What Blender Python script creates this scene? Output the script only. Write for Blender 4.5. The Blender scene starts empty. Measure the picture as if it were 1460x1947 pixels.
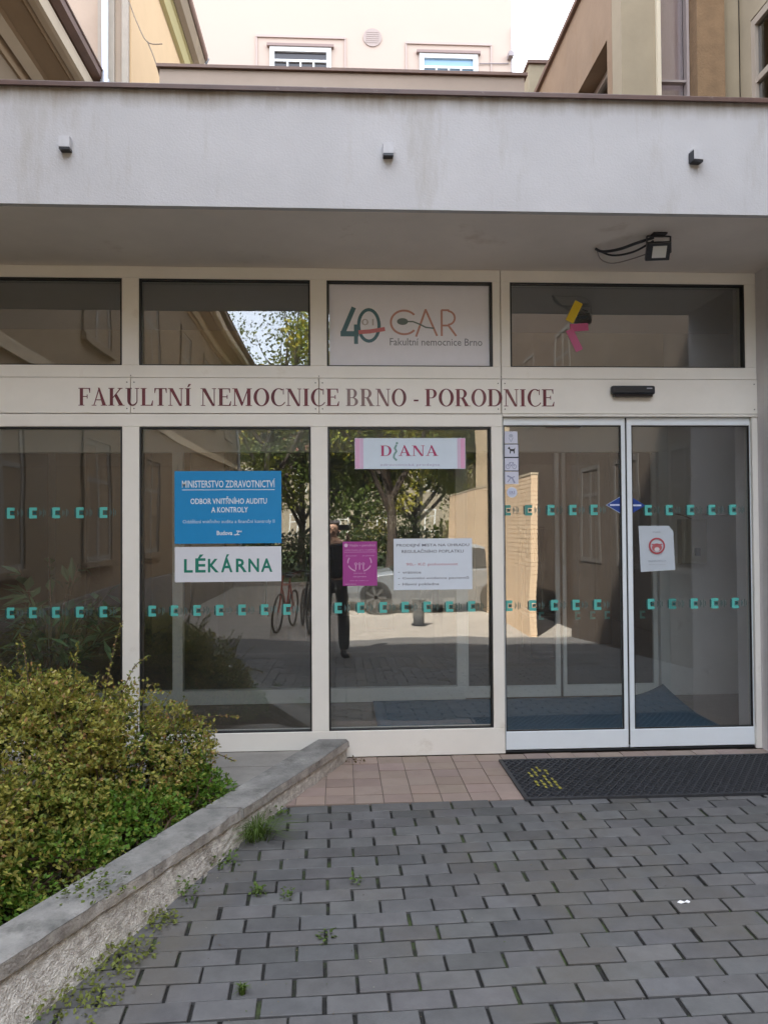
import bpy, math, random
from math import sin, cos, pi, radians, atan2, sqrt
from mathutils import Vector, Matrix, noise
random.seed(7)
R = random.random
def U(a, b): return a + (b - a) * random.random()
SC = bpy.context.scene
COL = SC.collection

# ------------------------------------------------------------------ camera
CAM = Vector((0, -5.0, 1.45))
YAW, PITCH, ROLL = 0.05547, 0.01897, -0.00662
fw = Vector((sin(YAW) * cos(PITCH), cos(YAW) * cos(PITCH), sin(PITCH)))
rt = Vector((cos(YAW), -sin(YAW), 0)); up = rt.cross(fw)
r2 = rt * cos(ROLL) + up * sin(ROLL); u2 = -rt * sin(ROLL) + up * cos(ROLL)
cd = bpy.data.cameras.new('camera'); cam = bpy.data.objects.new('camera', cd); COL.objects.link(cam)
cam.matrix_world = Matrix(((r2.x, u2.x, -fw.x, CAM.x), (r2.y, u2.y, -fw.y, CAM.y), (r2.z, u2.z, -fw.z, CAM.z), (0, 0, 0, 1)))
cd.sensor_fit = 'VERTICAL'; cd.sensor_height = 36; cd.lens = 36 * 1500 / 1947.0
cd.clip_start = 0.02; cd.clip_end = 500
SC.camera = cam

# ------------------------------------------------------------------ world, sun, exposure
SUN = Vector((-0.28, 0.62, 0.73)).normalized()
elev = math.asin(SUN.z)
w = bpy.data.worlds.new('World'); SC.world = w; w.use_nodes = True
nt = w.node_tree; bg = nt.nodes['Background']
sky = nt.nodes.new('ShaderNodeTexSky'); sky.sky_type = 'NISHITA'; sky.sun_disc = False
sky.sun_elevation = elev; sky.sun_rotation = atan2(SUN.x, SUN.y)
sky.air_density = 1.0; sky.dust_density = 2.0; sky.ozone_density = 1.0; sky.altitude = 200
# broken white cloud over the blue
tc = nt.nodes.new('ShaderNodeTexCoord'); nz = nt.nodes.new('ShaderNodeTexNoise')
nz.inputs['Scale'].default_value = 2.2; nz.inputs['Detail'].default_value = 6
rp = nt.nodes.new('ShaderNodeValToRGB'); rp.color_ramp.elements[0].position = .32; rp.color_ramp.elements[1].position = .62
rp.color_ramp.elements[0].color = (.35, .35, .35, 1); rp.color_ramp.elements[1].color = (.95, .95, .95, 1)
mx = nt.nodes.new('ShaderNodeMix'); mx.data_type = 'RGBA'
mx.inputs['B'].default_value = (7.9, 8.4, 9.4, 1)
nt.links.new(tc.outputs['Generated'], nz.inputs['Vector']); nt.links.new(nz.outputs['Fac'], rp.inputs['Fac'])
nt.links.new(rp.outputs['Color'], mx.inputs['Factor']); nt.links.new(sky.outputs['Color'], mx.inputs['A'])
nt.links.new(mx.outputs['Result'], bg.inputs['Color']); bg.inputs['Strength'].default_value = 0.12
sd = bpy.data.lights.new('sun', 'SUN'); sd.energy = 5.0; sd.angle = radians(.5); sd.color = (1, .95, .87)
so = bpy.data.objects.new('sun', sd); COL.objects.link(so); so.rotation_euler = SUN.to_track_quat('Z', 'Y').to_euler(); so.location = (0, 0, 40)
SC.view_settings.view_transform = 'Standard'; SC.view_settings.look = 'None'
SC.view_settings.exposure = 2.4; SC.view_settings.gamma = 1
cy = SC.cycles
cy.max_bounces = 10; cy.diffuse_bounces = 4; cy.glossy_bounces = 5; cy.transparent_max_bounces = 32
cy.use_denoising = True; cy.caustics_reflective = False; cy.caustics_refractive = False
cy.sample_clamp_indirect = 6

# ------------------------------------------------------------------ materials
MATS = {}
def mat(name, col, rough=.6, metal=0, var=0.0, vscale=6, bump=0, bscale=60, col2=None, attr=None, spec=.5, stain=None, trans=None, detail=5, stretch=(1, 1, 1)):
    if name in MATS: return MATS[name]
    m = bpy.data.materials.new(name); m.use_nodes = True; n = m.node_tree.nodes; l = m.node_tree.links
    b = n['Principled BSDF']; b.inputs['Roughness'].default_value = rough; b.inputs['Metallic'].default_value = metal
    b.inputs['Specular IOR Level'].default_value = spec
    t = n.new('ShaderNodeTexCoord'); mp = n.new('ShaderNodeMapping'); mp.inputs['Scale'].default_value = stretch
    l.new(t.outputs['Object'], mp.inputs['Vector'])
    src = None
    if attr:
        a = n.new('ShaderNodeAttribute'); a.attribute_name = 'Col'; src = a.outputs['Color']
    if var or col2:
        z = n.new('ShaderNodeTexNoise'); z.inputs['Scale'].default_value = vscale; z.inputs['Detail'].default_value = detail; z.inputs['Roughness'].default_value = .65
        l.new(mp.outputs['Vector'], z.inputs['Vector'])
        r = n.new('ShaderNodeValToRGB'); r.color_ramp.elements[0].position = .32; r.color_ramp.elements[1].position = .68
        l.new(z.outputs['Fac'], r.inputs['Fac'])
        c2 = col2 or tuple(c * (1 - var) for c in col)
        if attr:
            r.color_ramp.elements[0].color = (1 - var,) * 3 + (1,); r.color_ramp.elements[1].color = (1, 1, 1, 1)
            x = n.new('ShaderNodeMix'); x.data_type = 'RGBA'; x.blend_type = 'MULTIPLY'; x.inputs['Factor'].default_value = 1
            l.new(src, x.inputs['A']); l.new(r.outputs['Color'], x.inputs['B']); src = x.outputs['Result']
        else:
            r.color_ramp.elements[0].color = (*c2, 1); r.color_ramp.elements[1].color = (*col, 1); src = r.outputs['Color']
    if stain:   # (colour, scale, lo, hi, (stretch)) blotches of dirt with their own shape
        sc_, s_scale, lo, hi, st = stain
        mp2 = n.new('ShaderNodeMapping'); mp2.inputs['Scale'].default_value = st; l.new(t.outputs['Object'], mp2.inputs['Vector'])
        z2 = n.new('ShaderNodeTexNoise'); z2.inputs['Scale'].default_value = s_scale; z2.inputs['Detail'].default_value = 7; z2.inputs['Roughness'].default_value = .7
        l.new(mp2.outputs['Vector'], z2.inputs['Vector'])
        r_ = n.new('ShaderNodeMapRange'); r_.inputs['From Min'].default_value = lo; r_.inputs['From Max'].default_value = hi; l.new(z2.outputs['Fac'], r_.inputs['Value'])
        x = n.new('ShaderNodeMix'); x.data_type = 'RGBA'; l.new(r_.outputs['Result'], x.inputs['Factor'])
        if src is not None: l.new(src, x.inputs['A'])
        else: x.inputs['A'].default_value = (*col, 1)
        x.inputs['B'].default_value = (*sc_, 1); src = x.outputs['Result']
    if src is not None: l.new(src, b.inputs['Base Color'])
    else: b.inputs['Base Color'].default_value = (*col, 1)
    if bump:
        z = n.new('ShaderNodeTexNoise'); z.inputs['Scale'].default_value = bscale; z.inputs['Detail'].default_value = 4
        l.new(mp.outputs['Vector'], z.inputs['Vector'])
        k = n.new('ShaderNodeBump'); k.inputs['Strength'].default_value = min(1, bump); k.inputs['Distance'].default_value = .02 * bump
        l.new(z.outputs['Fac'], k.inputs['Height']); l.new(k.outputs['Normal'], b.inputs['Normal'])
    if trans:
        o = n['Material Output']; tr = n.new('ShaderNodeBsdfTranslucent'); a = n.new('ShaderNodeMixShader'); a.inputs[0].default_value = trans
        if src is not None: l.new(src, tr.inputs['Color'])
        l.new(b.outputs[0], a.inputs[1]); l.new(tr.outputs[0], a.inputs[2]); l.new(a.outputs[0], o.inputs['Surface'])
    MATS[name] = m; return m

def glass(name, base=.085, tint=(.80, .84, .82), rough=0.0, dust=0):
    m = bpy.data.materials.new(name); m.use_nodes = True; n = m.node_tree.nodes; l = m.node_tree.links
    n.remove(n['Principled BSDF']); o = n['Material Output']
    tr = n.new('ShaderNodeBsdfTransparent'); tr.inputs[0].default_value = (*[sqrt(c) for c in tint], 1)
    g = n.new('ShaderNodeBsdfGlossy'); g.inputs['Roughness'].default_value = rough; g.inputs['Color'].default_value = (1, 1, 1, 1)
    lw = n.new('ShaderNodeLayerWeight'); lw.inputs['Blend'].default_value = .5
    p = n.new('ShaderNodeMath'); p.operation = 'POWER'; p.inputs[1].default_value = 4; l.new(lw.outputs['Facing'], p.inputs[0])
    q = n.new('ShaderNodeMath'); q.operation = 'MULTIPLY_ADD'; q.inputs[1].default_value = .6; q.inputs[2].default_value = base; l.new(p.outputs[0], q.inputs[0])
    mx = n.new('ShaderNodeMixShader'); l.new(q.outputs[0], mx.inputs[0]); l.new(tr.outputs[0], mx.inputs[1]); l.new(g.outputs[0], mx.inputs[2])
    out = mx.outputs[0]
    if dust:   # thin uneven film of dust and a slight waviness of the pane
        t = n.new('ShaderNodeTexCoord'); z = n.new('ShaderNodeTexNoise'); z.inputs['Scale'].default_value = 2.3; z.inputs['Detail'].default_value = 8; z.inputs['Roughness'].default_value = .7
        l.new(t.outputs['Object'], z.inputs['Vector'])
        r = n.new('ShaderNodeMapRange'); r.inputs['From Min'].default_value = .3; r.inputs['From Max'].default_value = .75; r.inputs['To Min'].default_value = dust * .3; r.inputs['To Max'].default_value = dust * 1.7
        l.new(z.outputs['Fac'], r.inputs['Value'])
        df = n.new('ShaderNodeBsdfDiffuse'); df.inputs['Color'].default_value = (.6, .6, .58, 1); m2 = n.new('ShaderNodeMixShader')
        l.new(r.outputs[0], m2.inputs[0]); l.new(out, m2.inputs[1]); l.new(df.outputs[0], m2.inputs[2]); out = m2.outputs[0]
        w_ = n.new('ShaderNodeTexNoise'); w_.inputs['Scale'].default_value = 1.6; w_.inputs['Detail'].default_value = 1; l.new(t.outputs['Object'], w_.inputs['Vector'])
        k = n.new('ShaderNodeBump'); k.inputs['Strength'].default_value = .5; k.inputs['Distance'].default_value = .004; l.new(w_.outputs['Fac'], k.inputs['Height']); l.new(k.outputs['Normal'], g.inputs['Normal'])
    l.new(out, o.inputs['Surface']); MATS[name] = m; return m

FRAME = mat('frame_cream_paint', (.86, .83, .765), .38, var=.07, vscale=3, stain=((.45, .38, .28), 3, .62, .95, (1, 1, 1)))
ALU = mat('door_white_paint', (.82, .88, .92), .3, var=.05, vscale=5)
GASK = mat('black_rubber_seal', (.012, .013, .014), .5)
DARK = mat('dark_plastic', (.02, .022, .028), .35)
GLASS = glass('window_glass', .115, (.88, .90, .88), dust=.014)
GLASS_IN = glass('inner_glass', .035, (.86, .88, .86))
WHITE = mat('white_sheet', (.72, .74, .78), .45)

# ------------------------------------------------------------------ mesh helpers
ORG = {}
class MB:
    def __init__(s): s.v = []; s.f = []; s.c = []
    def col(s, c, n0): s.c += [c] * (len(s.f) - n0)
    def add(s, vs, fs, c=None):
        b = len(s.v); s.v += [tuple(x) for x in vs]; s.f += [tuple(b + i for i in f) for f in fs]
        s.c += [c or (1, 1, 1)] * len(fs)
    def box(s, x0, x1, y0, y1, z0, z1, c=None):
        s.add([(x0, y0, z0), (x1, y0, z0), (x1, y1, z0), (x0, y1, z0), (x0, y0, z1), (x1, y0, z1), (x1, y1, z1), (x0, y1, z1)],
              [(0, 3, 2, 1), (4, 5, 6, 7), (0, 1, 5, 4), (1, 2, 6, 5), (2, 3, 7, 6), (3, 0, 4, 7)], c)
    def obox(s, cen, ax, ay, az, c=None):
        cen, ax, ay, az = map(Vector, (cen, ax, ay, az))
        P = [cen + ax * i + ay * j + az * k for k in (-1, 1) for i, j in ((-1, -1), (1, -1), (1, 1), (-1, 1))]
        s.add(P, [(0, 3, 2, 1), (4, 5, 6, 7), (0, 1, 5, 4), (1, 2, 6, 5), (2, 3, 7, 6), (3, 0, 4, 7)], c)
    def bbox(s, x0, x1, y0, y1, z0, z1, b=.004, c=None):   # chamfered top/front box
        s.box(x0, x1, y0 + b, y1, z0, z1, c)
        s.add([(x0, y0 + b, z0), (x1, y0 + b, z0), (x1, y0 + b, z1), (x0, y0 + b, z1), (x0 + b, y0, z0 + b), (x1 - b, y0, z0 + b), (x1 - b, y0, z1 - b), (x0 + b, y0, z1 - b)],
              [(4, 5, 6, 7), (0, 1, 5, 4), (1, 2, 6, 5), (2, 3, 7, 6), (3, 0, 4, 7)], c)
    def tube(s, pts, r, n=8, c=None, cap=True):
        pts = [Vector(p) for p in pts]; rs = r if isinstance(r, (list, tuple)) else [r] * len(pts)
        vs = []; fs = []
        for i, p in enumerate(pts):
            t = (pts[min(i + 1, len(pts) - 1)] - pts[max(i - 1, 0)]).normalized()
            a = t.cross(Vector((0, 0, 1)) if abs(t.z) < .95 else Vector((1, 0, 0))).normalized(); b = t.cross(a)
            for k in range(n):
                th = 2 * pi * k / n; vs.append(p + (a * cos(th) + b * sin(th)) * rs[i])
        for i in range(len(pts) - 1):
            for k in range(n):
                fs.append((i * n + k, i * n + (k + 1) % n, (i + 1) * n + (k + 1) % n, (i + 1) * n + k))
        if cap: fs += [tuple(range(n - 1, -1, -1)), tuple((len(pts) - 1) * n + k for k in range(n))]
        s.add(vs, fs, c)
    def prism(s, poly, a0, a1, plane='XZ', c=None):   # poly of 2D pts extruded along the third axis
        n = len(poly)
        def P(p, a): return (p[0], a, p[1]) if plane == 'XZ' else ((p[0], p[1], a) if plane == 'XY' else (a, p[0], p[1]))
        s.add([P(p, a0) for p in poly] + [P(p, a1) for p in poly],
              [tuple(range(n)), tuple(range(2 * n - 1, n - 1, -1))] + [(i, (i + 1) % n + 0, (i + 1) % n + n, i + n) for i in range(n)], c)
    def ring(s, cx, cz, rx, rz, tx, tz, y0, y1, a0=0, a1=2 * pi, n=28, c=None):
        for i in range(n):
            a, b = a0 + (a1 - a0) * i / n, a0 + (a1 - a0) * (i + 1) / n
            q = [(cx + rx * cos(a), cz + rz * sin(a)), (cx + rx * cos(b), cz + rz * sin(b)), (cx + (rx - tx) * cos(b), cz + (rz - tz) * sin(b)), (cx + (rx - tx) * cos(a), cz + (rz - tz) * sin(a))]
            s.add([(p[0], y0, p[1]) for p in q] + [(p[0], y1, p[1]) for p in q], [(0, 1, 2, 3), (0, 4, 5, 1), (2, 6, 7, 3)], c)
    def build(s, name, m, parent=None, smooth=False, org=None, bevel=0):
        if parent is not None: o0 = Vector(ORG[parent.name])
        elif org is not None: o0 = Vector(org)
        else:
            xs, ys, zs = zip(*s.v); o0 = Vector(((min(xs) + max(xs)) / 2, (min(ys) + max(ys)) / 2, min(zs)))
        me = bpy.data.meshes.new(name); me.from_pydata([(x - o0.x, y - o0.y, z - o0.z) for x, y, z in s.v], [], s.f); me.update()
        if any(c != (1, 1, 1) for c in s.c):
            at = me.color_attributes.new('Col', 'FLOAT_COLOR', 'CORNER')
            buf = []
            for p in me.polygons: buf += [*s.c[p.index], 1.0] * p.loop_total
            at.data.foreach_set('color', buf)
        import bmesh
        bm = bmesh.new(); bm.from_mesh(me)
        if not any(True for _ in ()) and len(s.f) < 20000: bmesh.ops.recalc_face_normals(bm, faces=bm.faces)
        bm.to_mesh(me); bm.free()
        if smooth:
            me.polygons.foreach_set('use_smooth', [True] * len(me.polygons))
        me.materials.append(m)
        o = bpy.data.objects.new(name, me); COL.objects.link(o)
        if parent is not None: o.parent = parent
        else: o.location = o0
        ORG[o.name] = tuple(o0)
        if bevel:
            b = o.modifiers.new('bevel', 'BEVEL'); b.width = bevel; b.segments = 2; b.limit_method = 'ANGLE'
        return o
def tag(o, label=None, cat=None, group=None, kind=None):
    if label: o['label'] = label
    if cat: o['category'] = cat
    if group: o['group'] = group
    if kind: o['kind'] = kind
    return o
def empty(name, loc, label, cat, group=None):
    o = bpy.data.objects.new(name, None); COL.objects.link(o); o.location = loc; ORG[o.name] = tuple(loc); o.empty_display_size = .2
    return tag(o, label, cat, group)
def copy_tree(o, parent=None):
    c = o.copy(); COL.objects.link(c); c.parent = parent; ORG[c.name] = ORG.get(o.name, (0, 0, 0))
    for ch in [x for x in o.children]: copy_tree(ch, c)
    return c

# text: built-in font turned into a thin mesh, fitted to a box on the plane Y = y
_tc = {}
def text_geo(t, bold=0.0, shear=0.0, res=2):
    k = (t, bold, shear, res)
    if k in _tc: return _tc[k]
    cu = bpy.data.curves.new('lettering', 'FONT'); cu.body = t; cu.size = 1; cu.offset = bold; cu.resolution_u = res; cu.shear = shear
    ob = bpy.data.objects.new('lettering', cu); COL.objects.link(ob); bpy.context.view_layer.update()
    dg = bpy.context.evaluated_depsgraph_get(); me = bpy.data.meshes.new_from_object(ob.evaluated_get(dg))
    V = [tuple(v.co) for v in me.vertices]; F = [tuple(p.vertices) for p in me.polygons]
    bpy.data.objects.remove(ob); bpy.data.curves.remove(cu); bpy.data.meshes.remove(me)
    _tc[k] = (V, F); return V, F
def put_text(M, *a, **k):
    M.cut = getattr(M, 'cut', []); f0, v0 = len(M.f), len(M.v)
    _put_text(M, *a, **k); M.cut.append((v0, len(M.v), f0, len(M.f)))
def build_lines(M, m_, parent, rest='symbol'):
    cuts = getattr(M, 'cut', []); used = set()
    for v0, v1, f0, f1 in cuts:
        N = MB(); N.v = M.v[v0:v1]; N.f = [tuple(i - v0 for i in f) for f in M.f[f0:f1]]; N.c = M.c[f0:f1]; used.update(range(f0, f1)); N.build('text_line', m_, parent)
    left = [i for i in range(len(M.f)) if i not in used]
    if left:
        mp = {}; N = MB()
        for i in left: N.f.append(tuple(mp.setdefault(k, len(mp)) for k in M.f[i])); N.c.append(M.c[i])
        N.v = [M.v[k] for k in mp]; N.build(rest, m_, parent)
def _put_text(M, t, x0, x1, z0, z1, y, bold=0, c=None, shear=0, fit='both', tilt=0, ref=None, rot=0):
    V, F = text_geo(t, bold, shear)
    xs = [v[0] for v in V]; ys = [v[1] for v in V]; a, b = min(xs), max(xs)
    lo, hi = (min(ys), max(ys))
    if ref: rv, _ = text_geo(ref, bold, shear); lo, hi = min(v[1] for v in rv), max(v[1] for v in rv)
    sx = (x1 - x0) / (b - a); sz = (z1 - z0) / (hi - lo)
    M.add([(x0 + (v[0] - a) * sx, y, z0 + (v[1] - lo) * sz + ((x0 + (v[0] - a) * sx) - x0) * tilt) for v in V], F, c)

# ------------------------------------------------------------------ ground
def ramp_z(y): return 0.0 if y > -.83 else (-.0556 * (-.83 - y) if y > -8 else -.40)
def wallx(y): return .07 + .44 * y     # right edge of the planter wall cap
ASPH = mat('asphalt', (.40, .36, .31), .9, var=.25, vscale=3, bump=.3, bscale=120)
m = MB(); m.add([(-90, -8.0, -.404), (90, -8.0, -.404), (90, -120, -.404), (-90, -120, -.404)], [(0, 3, 2, 1)])
m.build('road', ASPH, org=(0, -8, -.404)); tag(bpy.data.objects['road'], kind='structure')
SOIL = mat('soil', (.05, .038, .026), .95, var=.4, vscale=20, bump=.6, bscale=40)
m = MB(); m.add([(-90, 90, -.5), (90, 90, -.5), (90, -8.2, -.5), (-90, -8.2, -.5)], [(0, 3, 2, 1)])
tag(m.build('ground', SOIL, org=(0, 0, -.5)), kind='structure')
# paver bed (joint filling) under the stones
JOINT = mat('joint_sand', (.020, .019, .017), .95, var=.5, vscale=30, bump=.4, bscale=90, stain=((.06, .085, .025), 2.6, .50, .64, (1, 1, 1)))
m = MB()
yy = [-.83, -8.0]
m.add([(-3.4, -.83, -.012), (9, -.83, -.012), (9, -8.02, -.4105), (-3.4, -8.02, -.4105)], [(0, 3, 2, 1)])
tag(m.build('paver_bed', JOINT, org=(0, -4, -.3)), kind='structure')
PAV = mat('paver_stone', (.2, .2, .2), .7, var=.26, vscale=11, attr=True, bump=.25, bscale=160, detail=8, spec=.35,
          stain=((.115, .102, .082), 1.4, .5, .8, (1, 1, 1)))
m = MB(); th = radians(1.35); ct, st = cos(th), sin(th)
row = 0
for r_ in range(0, 60):
    yr = -.84 - .0955 * r_ + .0
    rowoff = (.105 if r_ % 2 else 0) + U(-.006, .006) + .045
    for c_ in range(-18, 44):
        x = rowoff + c_ * .2100
        X = x * ct; Yc = yr + x * st * .75 - .05
        if X < wallx(Yc) - .1 or X > 8.5 or Yc < -5.2 or Yc > -.80: continue
        jx, jy, ja = U(-.003, .003), U(-.0016, .0016), U(-.012, .012)
        hw, hh = .1008 - U(.0003, .0032), .0450 - U(0, .0018)
        if X + Yc * .2 > 2.1: hw += .0018; hh += .001
        zj = U(-.0025, .0025); tx_, ty_ = U(-.010, .010), U(-.016, .016)
        g = U(.075, .098); g *= U(1.42, 1.65); cc = (g * U(.99, 1.03), g * 1.0, g * U(.97, 1.02))
        if R() < .12: cc = tuple(k * .82 for k in cc)
        # cut the first row at the landing edge
        P = []
        for (a, b, dz) in ((-hw, -hh, -.012), (hw, -hh, -.012), (hw, hh, -.012), (-hw, hh, -.012), (-hw, -hh, -.0025), (hw, -hh, -.0025), (hw, hh, -.0025), (-hw, hh, -.0025),
                           (-hw + .003, -hh + .003, 0), (hw - .003, -hh + .003, 0), (hw - .003, hh - .003, 0), (-hw + .003, hh - .003, 0)):
            aa = a + b * ja; bb = b - a * ja
            px_ = X + jx + aa * ct - bb * st; py_ = Yc + jy + aa * st + bb * ct
            py_ = min(py_, -.834)
            P.append((px_, py_, -.0556 * (-.83 - py_) + zj + dz + a * tx_ + b * ty_ + .001))
        m.add(P, [(0, 1, 5, 4), (1, 2, 6, 5), (2, 3, 7, 6), (3, 0, 4, 7), (4, 5, 9, 8), (5, 6, 10, 9), (6, 7, 11, 10), (7, 4, 8, 11), (8, 9, 10, 11)], cc)
tag(m.build('pavement', PAV, org=(0, -4, -.3)), kind='structure')
m = MB(); m.add([(-3.4, -5.19, -.2395), (9, -5.19, -.2395), (9, -8.01, -.3965), (-3.4, -8.01, -.3965)], [(0, 3, 2, 1)])
tag(m.build('asphalt_apron', mat('dark_asphalt', (.13, .125, .12), .9, var=.2, vscale=3, bump=.3, bscale=120), org=(0, -6, -.3)), kind='structure')
# tiled landing
TILE = mat('clay_tile', (.30, .2, .16), .6, var=.12, vscale=8, attr=True, bump=.1, bscale=120, stain=((.16, .12, .09), 2.5, .56, .85, (1, 1, 1)))
GROUT = mat('grout', (.15, .12, .10), .9)
m = MB(); m.box(-3.4, 5, -.832, .0, -.3, -.006); tag(m.build('landing_base', GROUT), kind='structure')
m = MB()
for i in range(-4, 32):
    for j in range(6):
        x0 = -.24 + i * .155; y1 = -.006 - j * .1400
        xs_ = 0.012 * j
        y0 = max(y1 - .135, -.83)
        g = U(.88, 1.1); b = .0
        m.box(x0, x0 + .1505, y0, y1, -.006, U(-.0015, .0015), (.33 * g, .252 * g * U(.97, 1.03), .212 * g * U(.96, 1.04)))
tag(m.build('landing_tiles', TILE), kind='structure')

# ------------------------------------------------------------------ planter wall
CONC = mat('old_stone_cap', (.36, .345, .32), .85, col2=(.15, .148, .14), vscale=5, bump=.5, bscale=90, detail=9, stain=((.10, .10, .09), 4.5, .52, .7, (1, 1, 1)))
EDGE = mat('weathered_cap_edge', (.58, .54, .49), .9, col2=(.22, .20, .18), vscale=12, bump=.6, bscale=110, detail=9, stain=((.10, .09, .08), 5, .55, .75, (1, 1, 1)))
PEB = mat('pebble_render', (.74, .70, .63), .9, col2=(.36, .32, .28), vscale=34, bump=.8, bscale=130, detail=9, stain=((.16, .13, .10), 3.2, .54, .74, (1, 1, 1.3)))
wl = empty('planter_wall', (wallx(-3) - .1, -3, -.3), 'low sloping-away planter wall with rough pebbled side and mossy grey stone cap', 'wall')
d = Vector((.44, 1, 0)).normalized(); nrm = Vector((d.y, -d.x, 0))
def wp(y, off, z): return (wallx(y) + off * 1.0925 * 1.0 * 1.0, y, z)
m = MB(); ys = [-.055 - .045 * i for i in range(168)]
prof = []
rr = random.Random(3)
segs = []
# rough body with jittered face
nv = 13
grid = []
for i, y in enumerate(ys):
    colv = []
    for k in range(nv):
        t = k / (nv - 1); z = .078 - t * (.078 - (ramp_z(y) - .06))
        j = rr.uniform(-.0025, .0025) + .008 * noise.noise(Vector((0, y * 9, z * 9)))
        colv.append((wallx(y) - .012 + j - .030 * y * t, y, z))
    grid.append(colv)
V = [p for c_ in grid for p in c_]; F = []
for i in range(len(ys) - 1):
    for k in range(nv - 1): F.append((i * nv + k, (i + 1) * nv + k, (i + 1) * nv + k + 1, i * nv + k + 1))
m.add(V, F)
y0, y1 = ys[0], ys[-1]
m.add([(wallx(y0) - .19, y0, .078), (wallx(y0) - .012, y0, .078), (wallx(y0) - .012, y0, -.3), (wallx(y0) - .19, y0, -.3)], [(0, 1, 2, 3)])
m.add([(wallx(y0) - .19, y0, .078), (wallx(y1) - .19, y1, .078), (wallx(y1) - .19, y1, -.5), (wallx(y0) - .19, y0, -.5)], [(0, 1, 2, 3)])
m.build('wall_body', PEB, wl, smooth=False)
m = MB(); me_ = MB(); y = -.035
k = 0
while y > -7.5:
    ln = [1.18, .62, .95, .8][k % 4]; ye = y - ln; k += 1
    n = 14; z1 = .132 + rr.uniform(-.003, .003); z0 = .078
    V = []
    for i in range(n + 1):
        yy_ = y - .004 - (ln - .008) * i / n
        ex = rr.uniform(-.004, .003); ez = rr.uniform(-.003, .002)
        if rr.random() < .12: ex -= .012; ez -= .006
        V += [(wallx(yy_) - .2, yy_, z0), (wallx(yy_) - .2, yy_, z1 - .004), (wallx(yy_) - .193, yy_, z1), (wallx(yy_) - .012 + ex, yy_, z1 + ez * .4), (wallx(yy_) + ex, yy_, z1 - .008 + ez), (wallx(yy_) + ex * .5, yy_, z0)]
    F = [(i * 6 + a, i * 6 + (a + 1) % 6, (i + 1) * 6 + (a + 1) % 6, (i + 1) * 6 + a) for i in range(n) for a in range(6)]
    F += [tuple(range(6)), tuple(n * 6 + a for a in range(5, -1, -1))]
    m.add(V, F)
    V2 = []
    for i in range(n + 1):
        b_ = V[i * 6 + 4]; q_ = V[i * 6 + 5]; V2 += [(b_[0] + .003, b_[1], b_[2] - .001), (q_[0] + .003, q_[1], q_[2] + .001), (q_[0] - .02, q_[1], q_[2] - .001), ]
    me_.add(V2, [(i * 3, i * 3 + 1, i * 3 + 4, i * 3 + 3) for i in range(n)] + [(i * 3 + 1, i * 3 + 2, i * 3 + 5, i * 3 + 4) for i in range(n)])
    y = ye
m.build('wall_cap', CONC, wl); me_.build('cap_edge', EDGE, wl)
m = MB(); m.add([(-3.5, -.28, .02), (wallx(-.28) - .15, -.28, .03), (wallx(-7.4) - .15, -7.4, -.1), (-3.5, -7.4, -.1)], [(0, 1, 2, 3)])
tag(m.build('soil', SOIL, org=(-2, -3, 0)), kind='structure')
m = MB(); m.box(-3.46, -.115, -.30, -.001, -.2, .049); m.box(-3.46, -.34, -.62, -.3005, -.2, .046)
tag(m.build('concrete_strip', mat('plain_concrete', (.34, .32, .29), .85, var=.2, vscale=9, bump=.3), org=(-1.5, -.15, -.2)), kind='structure')

# ------------------------------------------------------------------ entrance facade
fa = empty('entrance_facade', (0, 0.05, 0), 'cream aluminium and glass entrance front with sliding doors under the canopy', 'shopfront')
D0, D1 = 0.0, .10
m = MB()
def fr(x0, x1, z0, z1, y=0.0): m.bbox(x0, x1, y, D1, z0, z1, .003)
# verticals lower / upper, horizontals butt between them
XL = [(-2.52, -2.43), (-1.355, -1.250), (-.183, -.076), (.968, 1.042)]
XU = [(-2.52, -2.43), (-1.357, -1.252), (-.183, -.078), (.984, 1.098)]
for a, b in XL: fr(a, b, 0.167, 2.088)
for a, b in XU[:3]: fr(a, b, 2.474, 3.022)
fr(.984, 1.0335, 2.474, 3.022); fr(1.0375, 1.098, 2.474, 3.022)
fr(2.648, 2.722, 2.474, 3.022)
fr(-3.46, 1.0335, 3.022, 3.098); fr(1.0375, 2.722, 3.022, 3.098)
fr(-3.46, 1.0335, 2.397, 2.474); fr(1.0375, 2.722, 2.397, 2.474)
fr(-3.46, 1.042, 2.088, 2.168)
fr(-3.46, -.03, 0.05, .167); fr(-.03, 1.042, 0.002, .167)
fr(1.042, 2.722, 2.152, 2.168, -.01)
fr(2.684, 2.722, 0.0, 2.152, .0)
m.build('frame', FRAME, fa)
m = MB(); m.bbox(1.0425, 1.0465, .012, D1, 0.0, 2.152, .001); m.bbox(1.046, 2.684, .02, .1, 0, .012, .002)
m.build('threshold', GASK, fa)
# sign band of four sheets
for a, b in ((-3.46, -1.3035), (-1.3005, -.1305), (-.1275, 1.033), (1.038, 2.722)):
    m = MB(); m.bbox(a, b, -.006, .1, 2.171, 2.394, .003); m.build('sign_panel', FRAME, fa)
SCR = mat('screw_steel', (.25, .24, .22), .4, .8)
for sx in (-1.302, -.129, 1.0355, 2.70):
    for dx in ((-.022, .022) if sx < 2.6 else (0,)):
        for z in (2.20, 2.365, ):
            m = MB(); m.tube([(sx + dx, -.0062, z), (sx + dx, -.0085, z)], .0045, 8); m.build('screw', SCR, fa)
    if sx < 2.6:
        m = MB(); m.tube([(sx, -.0001, 2.408), (sx, -.003, 2.408)], .004, 8); m.build('screw', SCR, fa)

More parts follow.
